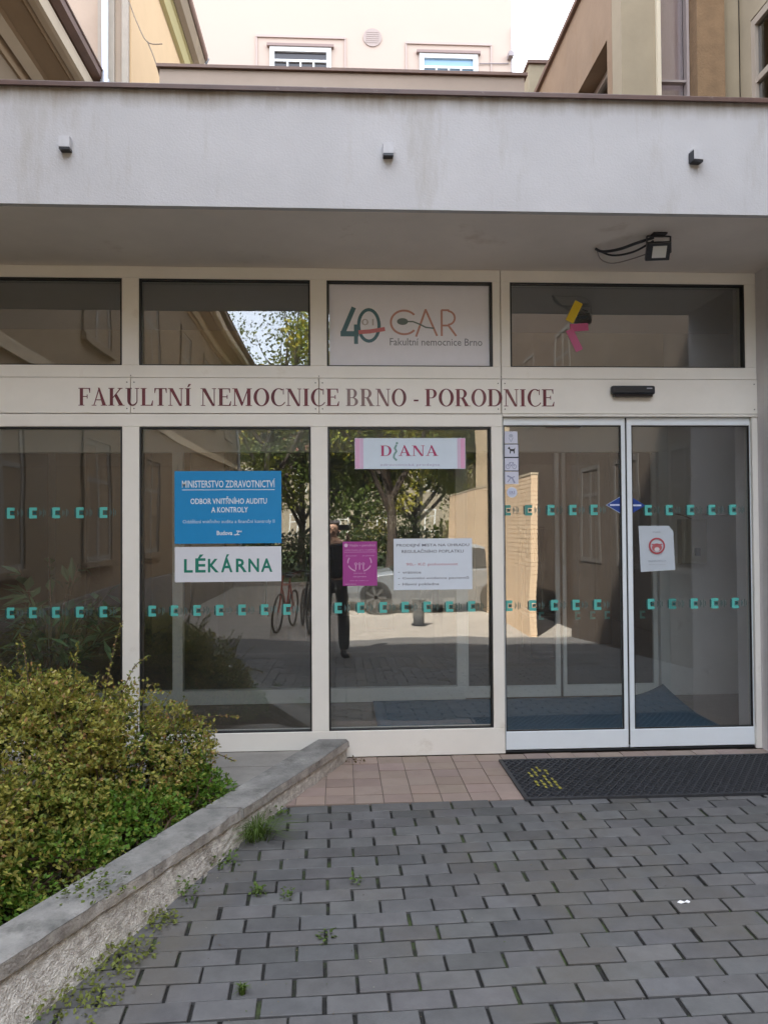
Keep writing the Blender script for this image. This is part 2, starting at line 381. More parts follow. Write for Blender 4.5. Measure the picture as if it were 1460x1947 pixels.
def window(x0, x1, z0, z1, y=.045, name='window', gl=None):
    m = MB(); g = .011
    m.box(x0, x0 + g, .006, y, z0, z1); m.box(x1 - g, x1, .006, y, z0, z1)
    m.box(x0 + g, x1 - g, .006, y, z1 - g, z1); m.box(x0 + g, x1 - g, .006, y, z0, z0 + g * .6)
    wdw = m.build(name, GASK, fa)
    m = MB(); m.box(x0 + .001, x1 - .001, y, y + .006, z0 + .001, z1 - .001)
    m.build('pane', gl or GLASS, wdw); return wdw
for a, b in ((-3.40, -2.52), (-2.43, -1.357), (-1.252, -.183), (-.078, .984), (1.098, 2.648)):
    window(a, b, 2.474, 3.022)
for a, b in ((-3.40, -2.52), (-2.43, -1.355), (-1.250, -.183), (-.076, .968)):
    window(a, b, .167, 2.088)
# sliding leaves
def leaf(x0, x1, s0, s1, y):
    m = MB(); f = lambda a, b, c_, d_: m.bbox(a, b, y, y + .045, c_, d_, .003)
    f(x0, x1, .018, .135)
    if s0: f(x0, x0 + s0, .135, 2.10)
    if s1: f(x1 - s1, x1, .135, 2.10)
    f(x0, x1, 2.10, 2.15)
    if not s0: f(x0, x0 + .006, .135, 2.10)
    if not s1: f(x1 - .006, x1, .135, 2.10)
    lf = m.build('door_leaf', ALU, fa)
    m = MB(); a, b = x0 + (s0 or .006), x1 - (s1 or .006)
    for q in ((a, a + .006, .135, 2.10), (b - .006, b, .135, 2.10), (a + .006, b - .006, .135, .141), (a + .006, b - .006, 2.094, 2.10)):
        m.box(q[0], q[1], y + .004, y + .02, q[2], q[3])
    m.build('seal', GASK, lf)
    m = MB(); m.box(a, b, y + .02, y + .026, .135, 2.10); m.build('pane', GLASS, lf)
    return lf
leaf(1.047, 1.8485, 0, .026, .022)
leaf(1.8595, 2.6835, .032, 0, .022)
m = MB(); m.box(1.8487, 1.8593, .03, .06, .033, 2.15); m.build('door_seal', GASK, fa)

# door sensor on the band
ms = empty('motion_sensor', (1.884, -.006, 2.29), 'black bar-shaped door sensor on cream band above the sliding doors', 'sensor')
m = MB(); m.box(1.742, 2.026, -.05, -.0065, 2.292, 2.348); m.build('housing', DARK, ms, bevel=.012)
m = MB(); m.box(1.76, 2.008, -.046, -.0066, 2.277, 2.2915); m.build('sensor_window', mat('sensor_plastic', (.006, .006, .01), .15), ms)
m = MB(); m.box(1.968, 2.004, -.0512, -.0503, 2.326, 2.333); m.build('maker_mark', mat('pale_print', (.4, .42, .5), .5), ms)

# ------------------------------------------------------------------ serif lettering
class SG:
    """bold condensed serif capitals, cap height 1, built from strokes on slightly different depths"""
    def __init__(s, M, y, step=.00006): s.M = M; s.y = y; s.k = 0; s.step = step; s.T = None; s.c = None
    def q(s, pts):
        s.k += 1; yy = s.y - s.step * (s.k % 24)
        s.M.add([(s.T(x, z)[0], yy, s.T(x, z)[1]) for x, z in pts], [tuple(range(len(pts)))], s.c)
    def r(s, x0, z0, x1, z1): s.q([(x0, z0), (x1, z0), (x1, z1), (x0, z1)])
    def serif(s, x0, x1, z, top=False):
        t = .04
        if top: s.r(x0, z - t, x1, z)
        else: s.r(x0, z, x1, z + t)
    def arc(s, cx, cz, rx, rz, tx, tz, a0, a1, n=14):
        for i in range(n):
            a, b = radians(a0 + (a1 - a0) * i / n), radians(a0 + (a1 - a0) * (i + 1) / n + .5)
            s.q([(cx + rx * cos(a), cz + rz * sin(a)), (cx + rx * cos(b), cz + rz * sin(b)), (cx + (rx - tx) * cos(b), cz + (rz - tz) * sin(b)), (cx + (rx - tx) * cos(a), cz + (rz - tz) * sin(a))])
    def stem(s, x, w=.16, sl=.065): s.r(x, 0, x + w, 1); s.serif(x - sl, x + w + sl, 0); s.serif(x - sl, x + w + sl, 1, True)
    def glyph(s, ch):
        h = .045; W = .16
        if ch == 'I' or ch == 'Í':
            s.stem(.08, W)
            if ch == 'Í': s.q([(.13, 1.06), (.2, 1.06), (.32, 1.24), (.2, 1.24)])
            return .34
        if ch == 'F': s.stem(.08); s.r(.2, .95, .58, 1); s.q([(.5, 1), (.58, 1), (.58, .72), (.55, .72)]); s.r(.2, .49, .44, .54); s.r(.42, .4, .46, .63); return .62
        if ch == 'E': s.stem(.08); s.r(.2, .95, .6, 1); s.q([(.52, 1), (.6, 1), (.6, .74), (.57, .74)]); s.r(.2, .49, .46, .54); s.r(.44, .4, .48, .63); s.r(.2, 0, .62, .05); s.q([(.53, 0), (.63, 0), (.65, .27), (.62, .27)]); return .66
        if ch == 'L': s.stem(.08); s.r(.2, 0, .58, .05); s.q([(.5, 0), (.6, 0), (.62, .3), (.585, .3)]); return .63
        if ch == 'T': s.r(.24, 0, .4, 1); s.serif(.17, .47, 0); s.r(.02, .95, .62, 1); s.q([(.02, .72), (.05, .72), (.1, 1), (.02, 1)]); s.q([(.59, .72), (.62, .72), (.62, 1), (.54, 1)]); return .64
        if ch == 'A': s.q([(.08, 0), (.13, 0), (.37, .92), (.34, 1.02)]); s.q([(.30, 1.02), (.38, 1.02), (.70, 0), (.52, 0)]); s.r(.18, .3, .52, .35); s.serif(.0, .23, 0); s.serif(.44, .76, 0); return .76
        if ch == 'K': s.stem(.08); s.q([(.24, .42), (.24, .5), (.56, .97), (.63, .97)]); s.q([(.3, .55), (.42, .66), (.74, 0), (.54, 0)]); s.serif(.46, .7, 1, True); s.serif(.47, .8, 0); return .79
        if ch == 'U': s.r(.1, .28, .26, 1); s.serif(.02, .33, 1, True); s.r(.55, .28, .6, 1); s.serif(.47, .68, 1, True); s.arc(.35, .3, .25, .32, .155, .09, 180, 262); s.arc(.35, .3, .25, .32, .05, .09, 262, 360); return .7
        if ch == 'N': s.r(.1, 0, .145, 1); s.serif(.02, .23, 0); s.serif(.0, .2, 1, True); s.q([(.06, 1), (.24, 1), (.68, 0), (.62, -.02), (.55, 0)]); s.r(.635, 0, .68, 1); s.serif(.55, .76, 1, True); return .78
        if ch == 'M': s.r(.1, 0, .145, 1); s.serif(.02, .23, 0); s.serif(.0, .2, 1, True); s.q([(.08, 1), (.25, 1), (.5, .2), (.44, 0)]); s.q([(.44, 0), (.49, 0), (.8, 1), (.74, 1)]); s.r(.72, 0, .88, 1); s.serif(.65, .95, 0); s.serif(.7, .95, 1, True); return .97
        if ch in 'OD':
            if ch == 'O': s.arc(.4, .5, .38, .52, .16, .05, 90, 270, 20); s.arc(.4, .5, .38, .52, .16, .05, -90, 90, 20); return .8
            s.stem(.08); s.r(.2, .95, .4, 1); s.r(.2, 0, .4, .05); s.arc(.36, .5, .38, .5, .16, .05, -90, 90, 20); return .78
        if ch == 'C': s.arc(.4, .5, .38, .52, .16, .05, 55, 270, 22); s.arc(.4, .5, .38, .52, .05, .05, 270, 325, 8); s.q([(.6, .66), (.64, .66), (.64, 1.0), (.6, .98)]); return .7
        if ch in 'PRB':
            s.stem(.08); s.r(.2, .95, .36, 1); s.r(.2, .46, .38, .505); s.arc(.34, .73, .26 if ch != 'B' else .24, .27, .15, .045, -90, 90, 14)
            if ch == 'P': return .64
            if ch == 'R': s.q([(.3, .5), (.46, .5), (.7, 0), (.52, 0)]); s.serif(.48, .77, 0); return .77
            s.r(.2, 0, .38, .045); s.arc(.36, .25, .28, .25, .155, .045, -90, 90, 14); return .7
        if ch == '-': s.r(.03, .28, .3, .38); return .33
        return .3
    def word(s, t, x0, x1, z0, z1, cols=None):
        wd = []; 
        keep = s.M; s.M = MB(); s.T = lambda x, z: (x, z)
        for ch in t: wd.append(s.glyph(ch) + .035)
        s.M = keep; tot = sum(wd) - .035; k = (x1 - x0) / tot; x = 0
        for i, ch in enumerate(t):
            xo = x; s.T = lambda a, b, xo=xo: (x0 + (xo + a) * k, z0 + b * (z1 - z0)); s.c = cols[i % len(cols)] if cols else None
            f0 = len(s.M.f); s.glyph(ch); x += wd[i]
            if hasattr(s.M, 'lc'): s.M.lc.append((f0, len(s.M.f)))
LET = mat('maroon_lettering', (.2, .02, .03), .5, attr=True, var=.25, vscale=40)
sl = empty('sign_lettering', (-.12, -.0075, 2.218), 'maroon serif capitals FAKULTNÍ NEMOCNICE BRNO - PORODNICE along the cream band', 'lettering')
A, B, C_ = (.155, .022, .034), (.19, .03, .045), (.13, .018, .03)
for wd_, xa, xb, cl in (('FAKULTNÍ', -1.622, -.925, [A, B, A, C_, B]), ('NEMOCNICE', -.87, -.001, [A, A, B, A, C_, A, B, A, B]), ('BRNO', .039, .427, [(.30, .21, .20), (.28, .18, .17), (.25, .13, .13), (.17, .05, .06)]), ('-', .468, .505, [A]), ('PORODNICE', .542, 1.379, [B, A, B, (.2, .06, .07), A, (.22, .07, .07), B, A, A])):
    m = MB(); g = SG(m, -.0075); m.lc = []
    g.word(wd_, xa, xb, 2.218, 2.328, cl)
    for f0, f1 in m.lc:
        N = MB(); vs = sorted({k for f in m.f[f0:f1] for k in f}); mp = {k: i for i, k in enumerate(vs)}; N.v = [m.v[k] for k in vs]; N.f = [tuple(mp[k] for k in f) for f in m.f[f0:f1]]; N.c = m.c[f0:f1]; N.build('letter', LET, sl)

# ------------------------------------------------------------------ canopy
STUC = mat('white_stucco', (.53, .525, .535), .85, var=.10, vscale=2.2, bump=.3, bscale=110, stain=((.34, .31, .26), 1.9, .55, .85, (1.6, 1, .3)), detail=9)
SOFF = mat('soffit_paint', (.80, .74, .68), .9, var=.1, vscale=2, bump=.2, bscale=80, stain=((.45, .36, .28), 1.8, .6, .85, (1, 1, 1)))
BROWN = mat('brown_sheet_metal', (.12, .066, .052), .45, .0, var=.3, vscale=8, stain=((.3, .24, .2), 9, .6, .8, (1, 1, 1)))
cn = empty('entrance_canopy', (0, -.4, 3.098), 'wide white stuccoed flat canopy with brown metal edge above the entrance', 'canopy')
m = MB(); m.box(-3.46, 6, -.94, -.9, 3.100, 3.705); m.build('fascia', STUC, cn)
def top_grime(M_, zlo, zhi, col):   # run-off dirt below the metal edge
    n = M_.node_tree.nodes; l = M_.node_tree.links; b = n['Principled BSDF']; src = b.inputs['Base Color'].links[0].from_socket
    t = n.new('ShaderNodeTexCoord'); sp = n.new('ShaderNodeSeparateXYZ'); l.new(t.outputs['Object'], sp.inputs[0])
    mp = n.new('ShaderNodeMapping'); mp.inputs['Scale'].default_value = (3.2, 1, .35); l.new(t.outputs['Object'], mp.inputs['Vector'])
    z = n.new('ShaderNodeTexNoise'); z.inputs['Scale'].default_value = 2; z.inputs['Detail'].default_value = 8; z.inputs['Roughness'].default_value = .7; l.new(mp.outputs[0], z.inputs['Vector'])
    r = n.new('ShaderNodeMapRange'); r.inputs['From Min'].default_value = zlo; r.inputs['From Max'].default_value = zhi; l.new(sp.outputs['Z'], r.inputs['Value'])
    a = n.new('ShaderNodeMath'); a.operation = 'MULTIPLY'; l.new(r.outputs[0], a.inputs[0]); l.new(z.outputs['Fac'], a.inputs[1])
    q = n.new('ShaderNodeMapRange'); q.inputs['From Min'].default_value = .22; q.inputs['From Max'].default_value = .55; q.inputs['To Max'].default_value = .85; l.new(a.outputs[0], q.inputs['Value'])
    x = n.new('ShaderNodeMix'); x.data_type = 'RGBA'; l.new(q.outputs[0], x.inputs['Factor']); l.new(src, x.inputs['A']); x.inputs['B'].default_value = (*col, 1); l.new(x.outputs['Result'], b.inputs['Base Color'])
top_grime(STUC, .42, .61, (.25, .21, .16))
m = MB(); m.box(-3.46, 6, -.9, .12, 3.0985, 3.14); m.build('soffit', SOFF, cn)
m = MB(); m.box(-3.46, 6, -.9, 3.98, 3.55, 3.69); m.build('roof_slab', mat('roof_felt', (.12, .11, .1), .9), cn)
m = MB(); m.box(-3.46, 6, -.965, -.86, 3.7055, 3.716); m.box(-3.46, 6, -.968, -.955, 3.694, 3.7050)
m.tube([(-3.46, -.955, 3.717), (6, -.955, 3.717)], .007, 8)
m.build('metal_edge', BROWN, cn)
STN = mat('dirt_under_edge', (.23, .19, .15), .9, var=.4, vscale=12)
# right side wall carrying the canopy
m = MB(); m.box(2.7225, 3.2, -.9, .3, -.02, 3.098)
tag(m.build('side_wall', mat('grey_render', (.74, .71, .71), .85, var=.12, vscale=3, bump=.3, bscale=100, stain=((.36, .3, .26), 2, .6, .9, (1, 1, .6)))), 'pale grey rendered side wall right of the sliding doors', 'wall')
# fascia stubs
BOXM = mat('stub_white', (.56, .56, .58), .6, var=.12, vscale=30)
for X, rz in ((-1.375, 0), (.258, 0.0), (1.885, .5)):
    t = empty('bracket_stub', (X, -.94, 3.37), ['small white metal box stub at the left end of the canopy front', 'small grey metal box stub mid canopy front, above the CAR film', 'open-sided metal box stub on the canopy front near the floodlight'][(X > 0) + (X > 1)], 'bracket', 'metal stubs on the canopy front')
    m = MB(); q = .027
    m.box(X - q, X + q, -.985, -.978, 3.375, 3.43); m.box(X - q, X - q + .005, -.978, -.9405, 3.375, 3.43); m.box(X + q - .005, X + q, -.978, -.9405, 3.375, 3.43); m.box(X - q + .005, X + q - .005, -.978, -.9405, 3.424, 3.43)
    m.build('box_shell', BOXM, t)
    m = MB(); m.box(X - q + .001, X + q - .001, -.984, -.9405, 3.363, 3.3745)
    if X > 1: m.box(X - q - .004, X - q - .0005, -.984, -.9405, 3.366, 3.42)
    m.build('underside', DARK, t)
    if rz: t.rotation_euler.z = rz * .3

# floodlight under canopy
fl = empty('floodlight', (1.83, -.62, 3.0985), 'small black LED floodlight with loose cable under the canopy above the doors', 'lamp')
m = MB()
Cx, Cy, Cz = 1.80, -.66, 3.0
m.box(1.765, 1.845, -.69, -.63, 3.088, 3.098); m.box(1.739, 1.871, -.665, -.655, 3.08, 3.0875)
m.box(1.735, 1.739, -.67, -.65, 2.99, 3.085); m.box(1.871, 1.875, -.67, -.65, 2.99, 3.085)
m.build('mounting_bracket', DARK, fl, bevel=.003)
m = MB(); ax = Vector((1, 0, 0)); n_ = Vector((-.15, -.8, -.58)).normalized(); ax = Vector((1, -.15, 0)).normalized(); az = ax.cross(n_).normalized()
c0 = Vector((Cx, Cy, Cz))
m.obox(c0, ax * .066, n_ * .016, az * .05)
for i in range(5): m.obox(c0 - n_ * .022 + ax * (-.05 + .025 * i), ax * .003, n_ * .008, az * .045)
m.build('lamp_body', DARK, fl, bevel=.006)
m = MB(); m.obox(c0 + n_ * .0175 + ax * .005, ax * .038, n_ * .0012, az * .033); m.build('lamp_glass', mat('lamp_white', (.6, .62, .62), .2), fl)
m = MB(); pts = [(1.79, -.63, 3.088), (1.70, -.60, 3.065), (1.62, -.54, 3.05), (1.55, -.47, 3.06), (1.52, -.43, 3.09)]
def smooth_pts(p, n=6):
    p = [Vector(a) for a in p]; out = []
    for i in range(len(p) - 1):
        a, b, c, d_ = p[max(i - 1, 0)], p[i], p[i + 1], p[min(i + 2, len(p) - 1)]
        for k in range(n):
            t = k / n; out.append(.5 * ((2 * b) + (c - a) * t + (2 * a - 5 * b + 4 * c - d_) * t * t + (3 * b - a - 3 * c + d_) * t ** 3))
    out.append(p[-1]); return out
m.tube(smooth_pts(pts), .0085, 6)
m.tube(smooth_pts([(1.80, -.6, 3.08), (1.70, -.56, 3.03), (1.6, -.48, 3.035), (1.52, -.43, 3.09)]), .006, 6)
m.build('cable', DARK, fl)
m = MB(); m.tube(smooth_pts([(1.53, -.42, 3.088), (1.58, -.34, 3.06), (1.66, -.3, 3.05), (1.74, -.36, 3.05), (1.82, -.5, 3.05), (1.83, -.6, 3.07)]), .0035, 6)
m.build('thin_cable', mat('grey_cable', (.3, .26, .24), .6), fl)

# ------------------------------------------------------------------ signs on the glass (stuck on outside, pane front at Y=.045)
YG = .0448
def sheet(x0, x1, z0, z1, c, y=YG, t=.003, M=None):
    M = M or MB(); M.box(x0, x1, y - t, y, z0, z1, c); return M
PRT = mat('printed_ink', (.5, .5, .5), .45, attr=True)
PAP = mat('printed_sheet', (.5, .5, .5), .5, attr=True, var=.04, vscale=12)
def sign(name, label, cat, x0, x1, z0, z1, c, t=.003, y=YG, part='panel'):
    e = empty(name, ((x0 + x1) / 2, y, z0), label, cat)
    M = sheet(x0, x1, z0, z1, c, y, t); M.build(part, PAP, e); return e
# blue ministry board
e = sign('notice_board', 'bright blue MINISTERSTVO ZDRAVOTNICTVÍ board on the glass above the LÉKÁRNA sign', 'sign', -1.042, -.372, 1.352, 1.811, (.0, .25, .57), .004)
m = MB(); y = YG - .0045; Wt = (.72, .8, .86)
put_text(m, 'MINISTERSTVO ZDRAVOTNICTVÍ', -.995, -.412, 1.706, 1.763, y, .012, Wt)
m.box(-.995, -.414, y - .0003, y, 1.690, 1.694, Wt)
put_text(m, 'ODBOR VNITŘNÍHO AUDITU', -.942, -.463, 1.602, 1.650, y, .016, Wt)
put_text(m, 'A KONTROLY', -.812, -.582, 1.548, 1.583, y, .016, Wt)
put_text(m, 'Oddělení vnitřního auditu a finanční kontroly II', -.990, -.415, 1.474, 1.505, y, 0.0, (.55, .7, .82))
put_text(m, 'Budova „Z“', -.778, -.622, 1.400, 1.434, y, .02, Wt)
build_lines(m, PRT, e)
e = sign('pharmacy_sign', 'white LÉKÁRNA sign in green capitals below the blue board', 'sign', -1.040, -.374, 1.110, 1.332, (.72, .74, .80), .004)
m = MB(); G = (.0, .19, .13)
for ch, a, b in (('L', -.983, -.928), ('É', -.913, -.848), ('K', -.834, -.766), ('Á', -.752, -.680), ('R', -.659, -.591), ('N', -.581, -.514), ('A', -.502, -.430)):
    put_text(m, ch, a, b, 1.170, 1.256 if ch in 'LKRNA' else 1.284, YG - .0045, .022, G)
build_lines(m, PRT, e)
# CAR film filling the third top window
e = sign('clinic_film', 'white window film with teal 40 and pale pink CAR logo in the top window', 'sign', -.062, .970, 2.484, 3.008, (.80, .80, .86), .001, y=.0448)
e2 = e
y = .0436; m = MB(); TL, SAL, RD = (.06, .15, .18), (.50, .25, .21), (.55, .16, .17)
def stroke(M, pts, wd, c, y0):
    for i in range(len(pts) - 1):
        a, b = Vector((pts[i][0], 0, pts[i][1])), Vector((pts[i + 1][0], 0, pts[i + 1][1])); dd = (b - a)
        if dd.length < 1e-6: continue
        dn = dd.normalized(); pn = Vector((-dn.z, 0, dn.x)) * wd / 2; a = a - dn * wd * .2; b = b + dn * wd * .2
        yy_ = y0 - .00004 * (i % 3)
        M.add([(a.x + pn.x, yy_, a.z + pn.z), (b.x + pn.x, yy_, b.z + pn.z), (b.x - pn.x, yy_, b.z - pn.z), (a.x - pn.x, yy_, a.z - pn.z)], [(0, 1, 2, 3)], c)
def T(px, pz):  # film-local: px 0..1, pz 0..1 (from the top)
    return (-.062 + px * 1.032, 3.008 - pz * .524)
stroke(m, [T(.150, .29), T(.083, .60)], .030, TL, y); stroke(m, [T(.075, .605), T(.175, .605)], .034, TL, y - .0002); stroke(m, [T(.165, .50), T(.165, .72)], .026, TL, y - .0004)
m.ring(T(.245, .5)[0], T(.245, .5)[1], .076, .112, .021, .021, y - .0001, y + .0003, c=TL)
stroke(m, [T(.185, .585), T(.25, .575), T(.34, .545)], .026, RD, y - .0008)
cx_, cz_ = T(.465, .46)
m.ring(cx_, cz_, .092, .083, .013, .013, y - .0001, y + .0003, radians(40), radians(320), c=SAL)
stroke(m, [T(.54, .63), T(.60, .30), T(.67, .62)], .013, SAL, y)
stroke(m, [T(.70, .62), T(.70, .31)], .013, SAL, y); m.ring(T(.74, .4)[0], T(.74, .4)[1], .05, .05, .012, .012, y, y + .0003, -pi / 2, pi / 2, c=SAL); stroke(m, [T(.70, .305), T(.745, .305)], .012, SAL, y - .0002); stroke(m, [T(.70, .495), T(.745, .495)], .012, SAL, y - .0003); stroke(m, [T(.745, .5), T(.79, .62)], .013, SAL, y - .0001)
DG = (.13, .17, .17)
m.ring(T(.455, .45)[0], T(.455, .45)[1], .036, .022, .036, .022, y - .0012, y - .001, c=DG)
stroke(m, [T(.47, .45), T(.52, .45), T(.56, .48), T(.60, .52), T(.65, .53)], .009, DG, y - .0015)
put_text(m, 'Fakultní nemocnice Brno', T(.375, 0)[0], T(.955, 0)[0], T(0, .745)[1], T(0, .655)[1], y, 0.004, (.20, .21, .24))
put_text(m, '01', T(.20, 0)[0], T(.275, 0)[0], T(0, .50)[1], T(0, .42)[1], y, 0, (.45, .42, .42))
build_lines(m, PRT, e)
# DIANA sign
e = sign('shop_sign', 'white and pink DIANA banner sign at the top of the middle window', 'sign', .096, .807, 1.822, 2.020, (.66, .76, .86), .003)
m = MB(); y = YG - .0035; PK = (.62, .30, .50)
m.box(.098, .130, y, y + .0004, 1.824, 2.018, (.72, .42, .62)); m.box(.132, .150, y, y + .0004, 1.824, 2.018, (.66, .46, .64)); m.box(.755, .772, y, y + .0004, 1.824, 2.018, (.66, .5, .66)); m.box(.774, .805, y, y + .0004, 1.824, 2.018, (.74, .38, .58))
g = SG(m, y - .0004); MG = (.42, .035, .14)
g.word('D', .258, .335, 1.905, 1.972, [MG]); g.word('ANA', .375, .632, 1.905, 1.972, [MG])
stroke(m, [(.362, 1.975), (.352, 1.955), (.362, 1.935), (.348, 1.915), (.345, 1.895), (.362, 1.878)], .012, (.18, .33, .32), y - .0003); m.ring(.366, 1.987, .008, .008, .008, .008, y - .0003, y, c=(.18, .33, .32), n=10)
put_text(m, 'zdravotnická prodejna', .258, .640, 1.837, 1.856, y - .0003, 0.0, (.40, .36, .52))
build_lines(m, PRT, e)
# magenta poster
e = sign('poster', 'magenta A4 poster with white circle of hands left of the white price notice', 'poster', .015, .234, 1.076, 1.358, (.36, .045, .27), .001)
m = MB(); y = YG - .0014; PW = (.62, .36, .56)
m.ring(.036, 1.334, .012, .012, .012, .012, y, y + .0003, n=12, c=(.7, .5, .66))
put_text(m, 'Vítejte v porodnici', .055, .222, 1.322, 1.342, y, .005, PW); put_text(m, 'informace pro rodičky', .03, .222, 1.298, 1.310, y, 0, PW)
m.box(.024, .226, y, y + .0003, 1.290, 1.292, PW)
put_text(m, 'před porodem', .035, .105, 1.262, 1.272, y, 0, PW); put_text(m, 'po porodu', .14, .215, 1.262, 1.272, y, 0, PW)
for a0, a1 in ((200, 250), (290, 340), (150, 185), (-5, 30)): m.ring(.122, 1.225, .078, .062, .007, .007, y, y + .0003, radians(a0), radians(a1), 10, PW)
for px_ in (.098, .122, .146): m.ring(px_, 1.215, .009, .009, .004, .004, y, y + .0003, n=12, c=PW); stroke(m, [(px_, 1.205), (px_, 1.18)], .006, PW, y)
put_text(m, 'jsme tu pro vás', .085, .16, 1.150, 1.161, y, 0, PW); put_text(m, 'vaše porodnice', .08, .165, 1.128, 1.139, y, 0.01, PW); put_text(m, 'každý den a každou noc', .06, .18, 1.104, 1.112, y, 0, PW); m.box(.03, .1, y, y + .0003, 1.085, 1.088, PW)
build_lines(m, PRT, e)
# fee notice
e = sign('fee_notice', 'white landscape notice PRODEJNÍ MÍSTA with black and red text right of magenta poster', 'notice', .340, .845, 1.046, 1.374, (.68, .74, .82), .003)
m = MB(); y = YG - .0034; BK = (.05, .06, .09)
put_text(m, 'PRODEJNÍ MÍSTA NA ÚHRADU', .358, .826, 1.318, 1.345, y, .006, BK); put_text(m, 'REGULAČNÍHO POPLATKU', .392, .790, 1.282, 1.308, y, .006, BK)
put_text(m, '90,- Kč pohotovost', .420, .752, 1.196, 1.220, y, .005, (.45, .17, .22))
put_text(m, 'vrátnice', .396, .515, 1.150, 1.167, y, .004, BK); put_text(m, 'Centrální evidence pacientů', .396, .822, 1.110, 1.131, y, .004, BK); put_text(m, 'Hlavní pokladna', .396, .630, 1.070, 1.091, y, .004, BK)
for z in (1.158, 1.118, 1.080): m.box(.368, .378, y, y + .0003, z, z + .003, BK)
build_lines(m, PRT, e)
# pictogram stickers on the left door leaf (pane front Y = .042)
YD = .0418
def picto(label, z0, z1, draw, frame=True, x0=1.057, x1=1.151):
    e = empty('pictogram_sticker', ((x0 + x1) / 2, YD, z0), label, 'sticker', 'pictogram stickers on the left door leaf')
    M = MB()
    if frame: M.box(x0 - .005, x1 + .004, YD - .0004, YD, z0 - .0045, z1 + .0045, (.03, .035, .06))
    M.box(x0, x1, YD - .0010, YD - .0005, z0, z1, (.66, .68, .80)); M.build('backing', PAP, e)
    M = MB(); draw(M, YD - .0015); M.build('symbol', PRT, e); return e
NB = (.03, .035, .05); GB = (.30, .32, .46)
def d_dog(M, y):
    pts = [(.30, .72), (.36, .80), (.42, .74), (.46, .62), (.70, .62), (.76, .72), (.79, .70), (.75, .55), (.75, .28), (.68, .28), (.67, .44), (.50, .46), (.47, .28), (.40, .28), (.42, .52), (.38, .60), (.28, .64)]
    x0, z0, s_ = 1.057, 1.898, .094
    M.add([(x0 + (p[0]) * s_, y, z0 + (p[1] - .02) * s_ * .9) for p in pts], [tuple(range(len(pts)))], NB)
def d_bike(M, y):
    for cx in (1.083, 1.125): M.ring(cx, 1.835, .015, .015, .004, .004, y, y + .0003, n=14, c=GB)
    stroke(M, [(1.083, 1.835), (1.094, 1.862), (1.117, 1.862), (1.125, 1.835)], .004, GB, y); stroke(M, [(1.094, 1.862), (1.104, 1.838), (1.117, 1.862)], .004, GB, y - .0002)
def d_ice(M, y): M.ring(1.104, 2.035, .014, .012, .014, .012, y, y + .0003, n=12, c=(.42, .46, .58)); stroke(M, [(1.09, 2.022), (1.104, 1.995), (1.117, 2.022)], .006, (.42, .46, .58), y)
def d_gun(M, y): stroke(M, [(1.08, 1.775), (1.11, 1.76), (1.125, 1.73)], .010, GB, y); stroke(M, [(1.08, 1.735), (1.10, 1.76), (1.125, 1.77)], .006, GB, y - .0003)
picto('faint white ice cream pictogram sticker, topmost of the column on the left door leaf', 1.985, 2.063, d_ice, False, x1=1.147)
picto('white sticker with a black dog silhouette and black border on the left door leaf', 1.898, 1.978, d_dog)
picto('white bicycle pictogram sticker directly below the dog sticker', 1.810, 1.890, d_bike)
picto('white square sticker with a grey crossed tool mark between bicycle and round sticker', 1.722, 1.802, d_gun, False)
e = empty('pictogram_sticker', (1.10, YD, 1.62), 'round white sticker at the bottom of the pictogram column on the left door leaf', 'sticker', 'pictogram stickers on the left door leaf')
M = MB(); M.ring(1.108, 1.668, .034, .034, .0339, .0339, YD - .001, YD, c=(.62, .68, .82)); M.build('backing', PAP, e)
M = MB(); M.box(1.090, 1.126, YD - .0016, YD - .0011, 1.656, 1.660, GB); M.box(1.090, 1.096, YD - .0016, YD - .0011, 1.661, 1.678, GB); M.box(1.12, 1.126, YD - .0016, YD - .0011, 1.661, 1.678, GB); M.box(1.102, 1.114, YD - .0016, YD - .0011, 1.663, 1.676, GB); M.build('symbol', PRT, e)
# mask notice, slightly skewed with a curled corner
e = empty('mask_notice', (2.05, YD, 1.15), 'white paper notice with red ringed face mask symbol on the right door leaf', 'notice')
M = MB(); c = (.60, .66, .72); nx, nz_ = 8, 8; V = []
for i in range(nx + 1):
    for j in range(nz_ + 1):
        a, b = i / nx, j / nz_; X_ = 1.937 + .228 * a + .012 * (1 - b); Z_ = 1.146 + .300 * b + .012 * a * (1 - b)
        Y_ = YD - .002 - .010 * max(0, a + b - 1.5) ** 1.5 - .004 * sin(a * 3) * b
        if i == nx and j == nz_: X_ -= .018; Z_ -= .014
        V.append((X_, Y_, Z_))
n1 = nz_ + 1
M.add(V, [(i * n1 + j, (i + 1) * n1 + j, (i + 1) * n1 + j + 1, i * n1 + j + 1) for i in range(nx) for j in range(nz_)], c)
M.build('paper', mat('printed_paper', (.5, .5, .5), .6, attr=True, var=.05, vscale=10, trans=.12), e, smooth=True)
M = MB(); y = YD - .0085; RR = (.42, .07, .09)
M.ring(2.055, 1.315, .054, .054, .011, .011, y, y + .0004, c=RR); M.ring(2.055, 1.305, .033, .026, .033, .026, y, y + .0004, 0, 2 * pi, c=(.45, .12, .13))
M.ring(2.055, 1.293, .017, .014, .017, .014, y - .0006, y - .0003, c=(.68, .64, .66)); stroke(M, [(2.022, 1.325), (2.088, 1.325)], .006, RR, y - .0006)
put_text(M, 'POZOR', 2.03, 2.08, 1.40, 1.409, y, 0, (.3, .34, .4)); put_text(M, 'vstup pouze s ochranou úst', 1.995, 2.115, 1.212, 1.223, y, .004, (.2, .24, .3)); put_text(M, 'děkujeme za pochopení', 2.0, 2.11, 1.19, 1.197, y, 0, (.35, .38, .42))
build_lines(M, PRT, e)
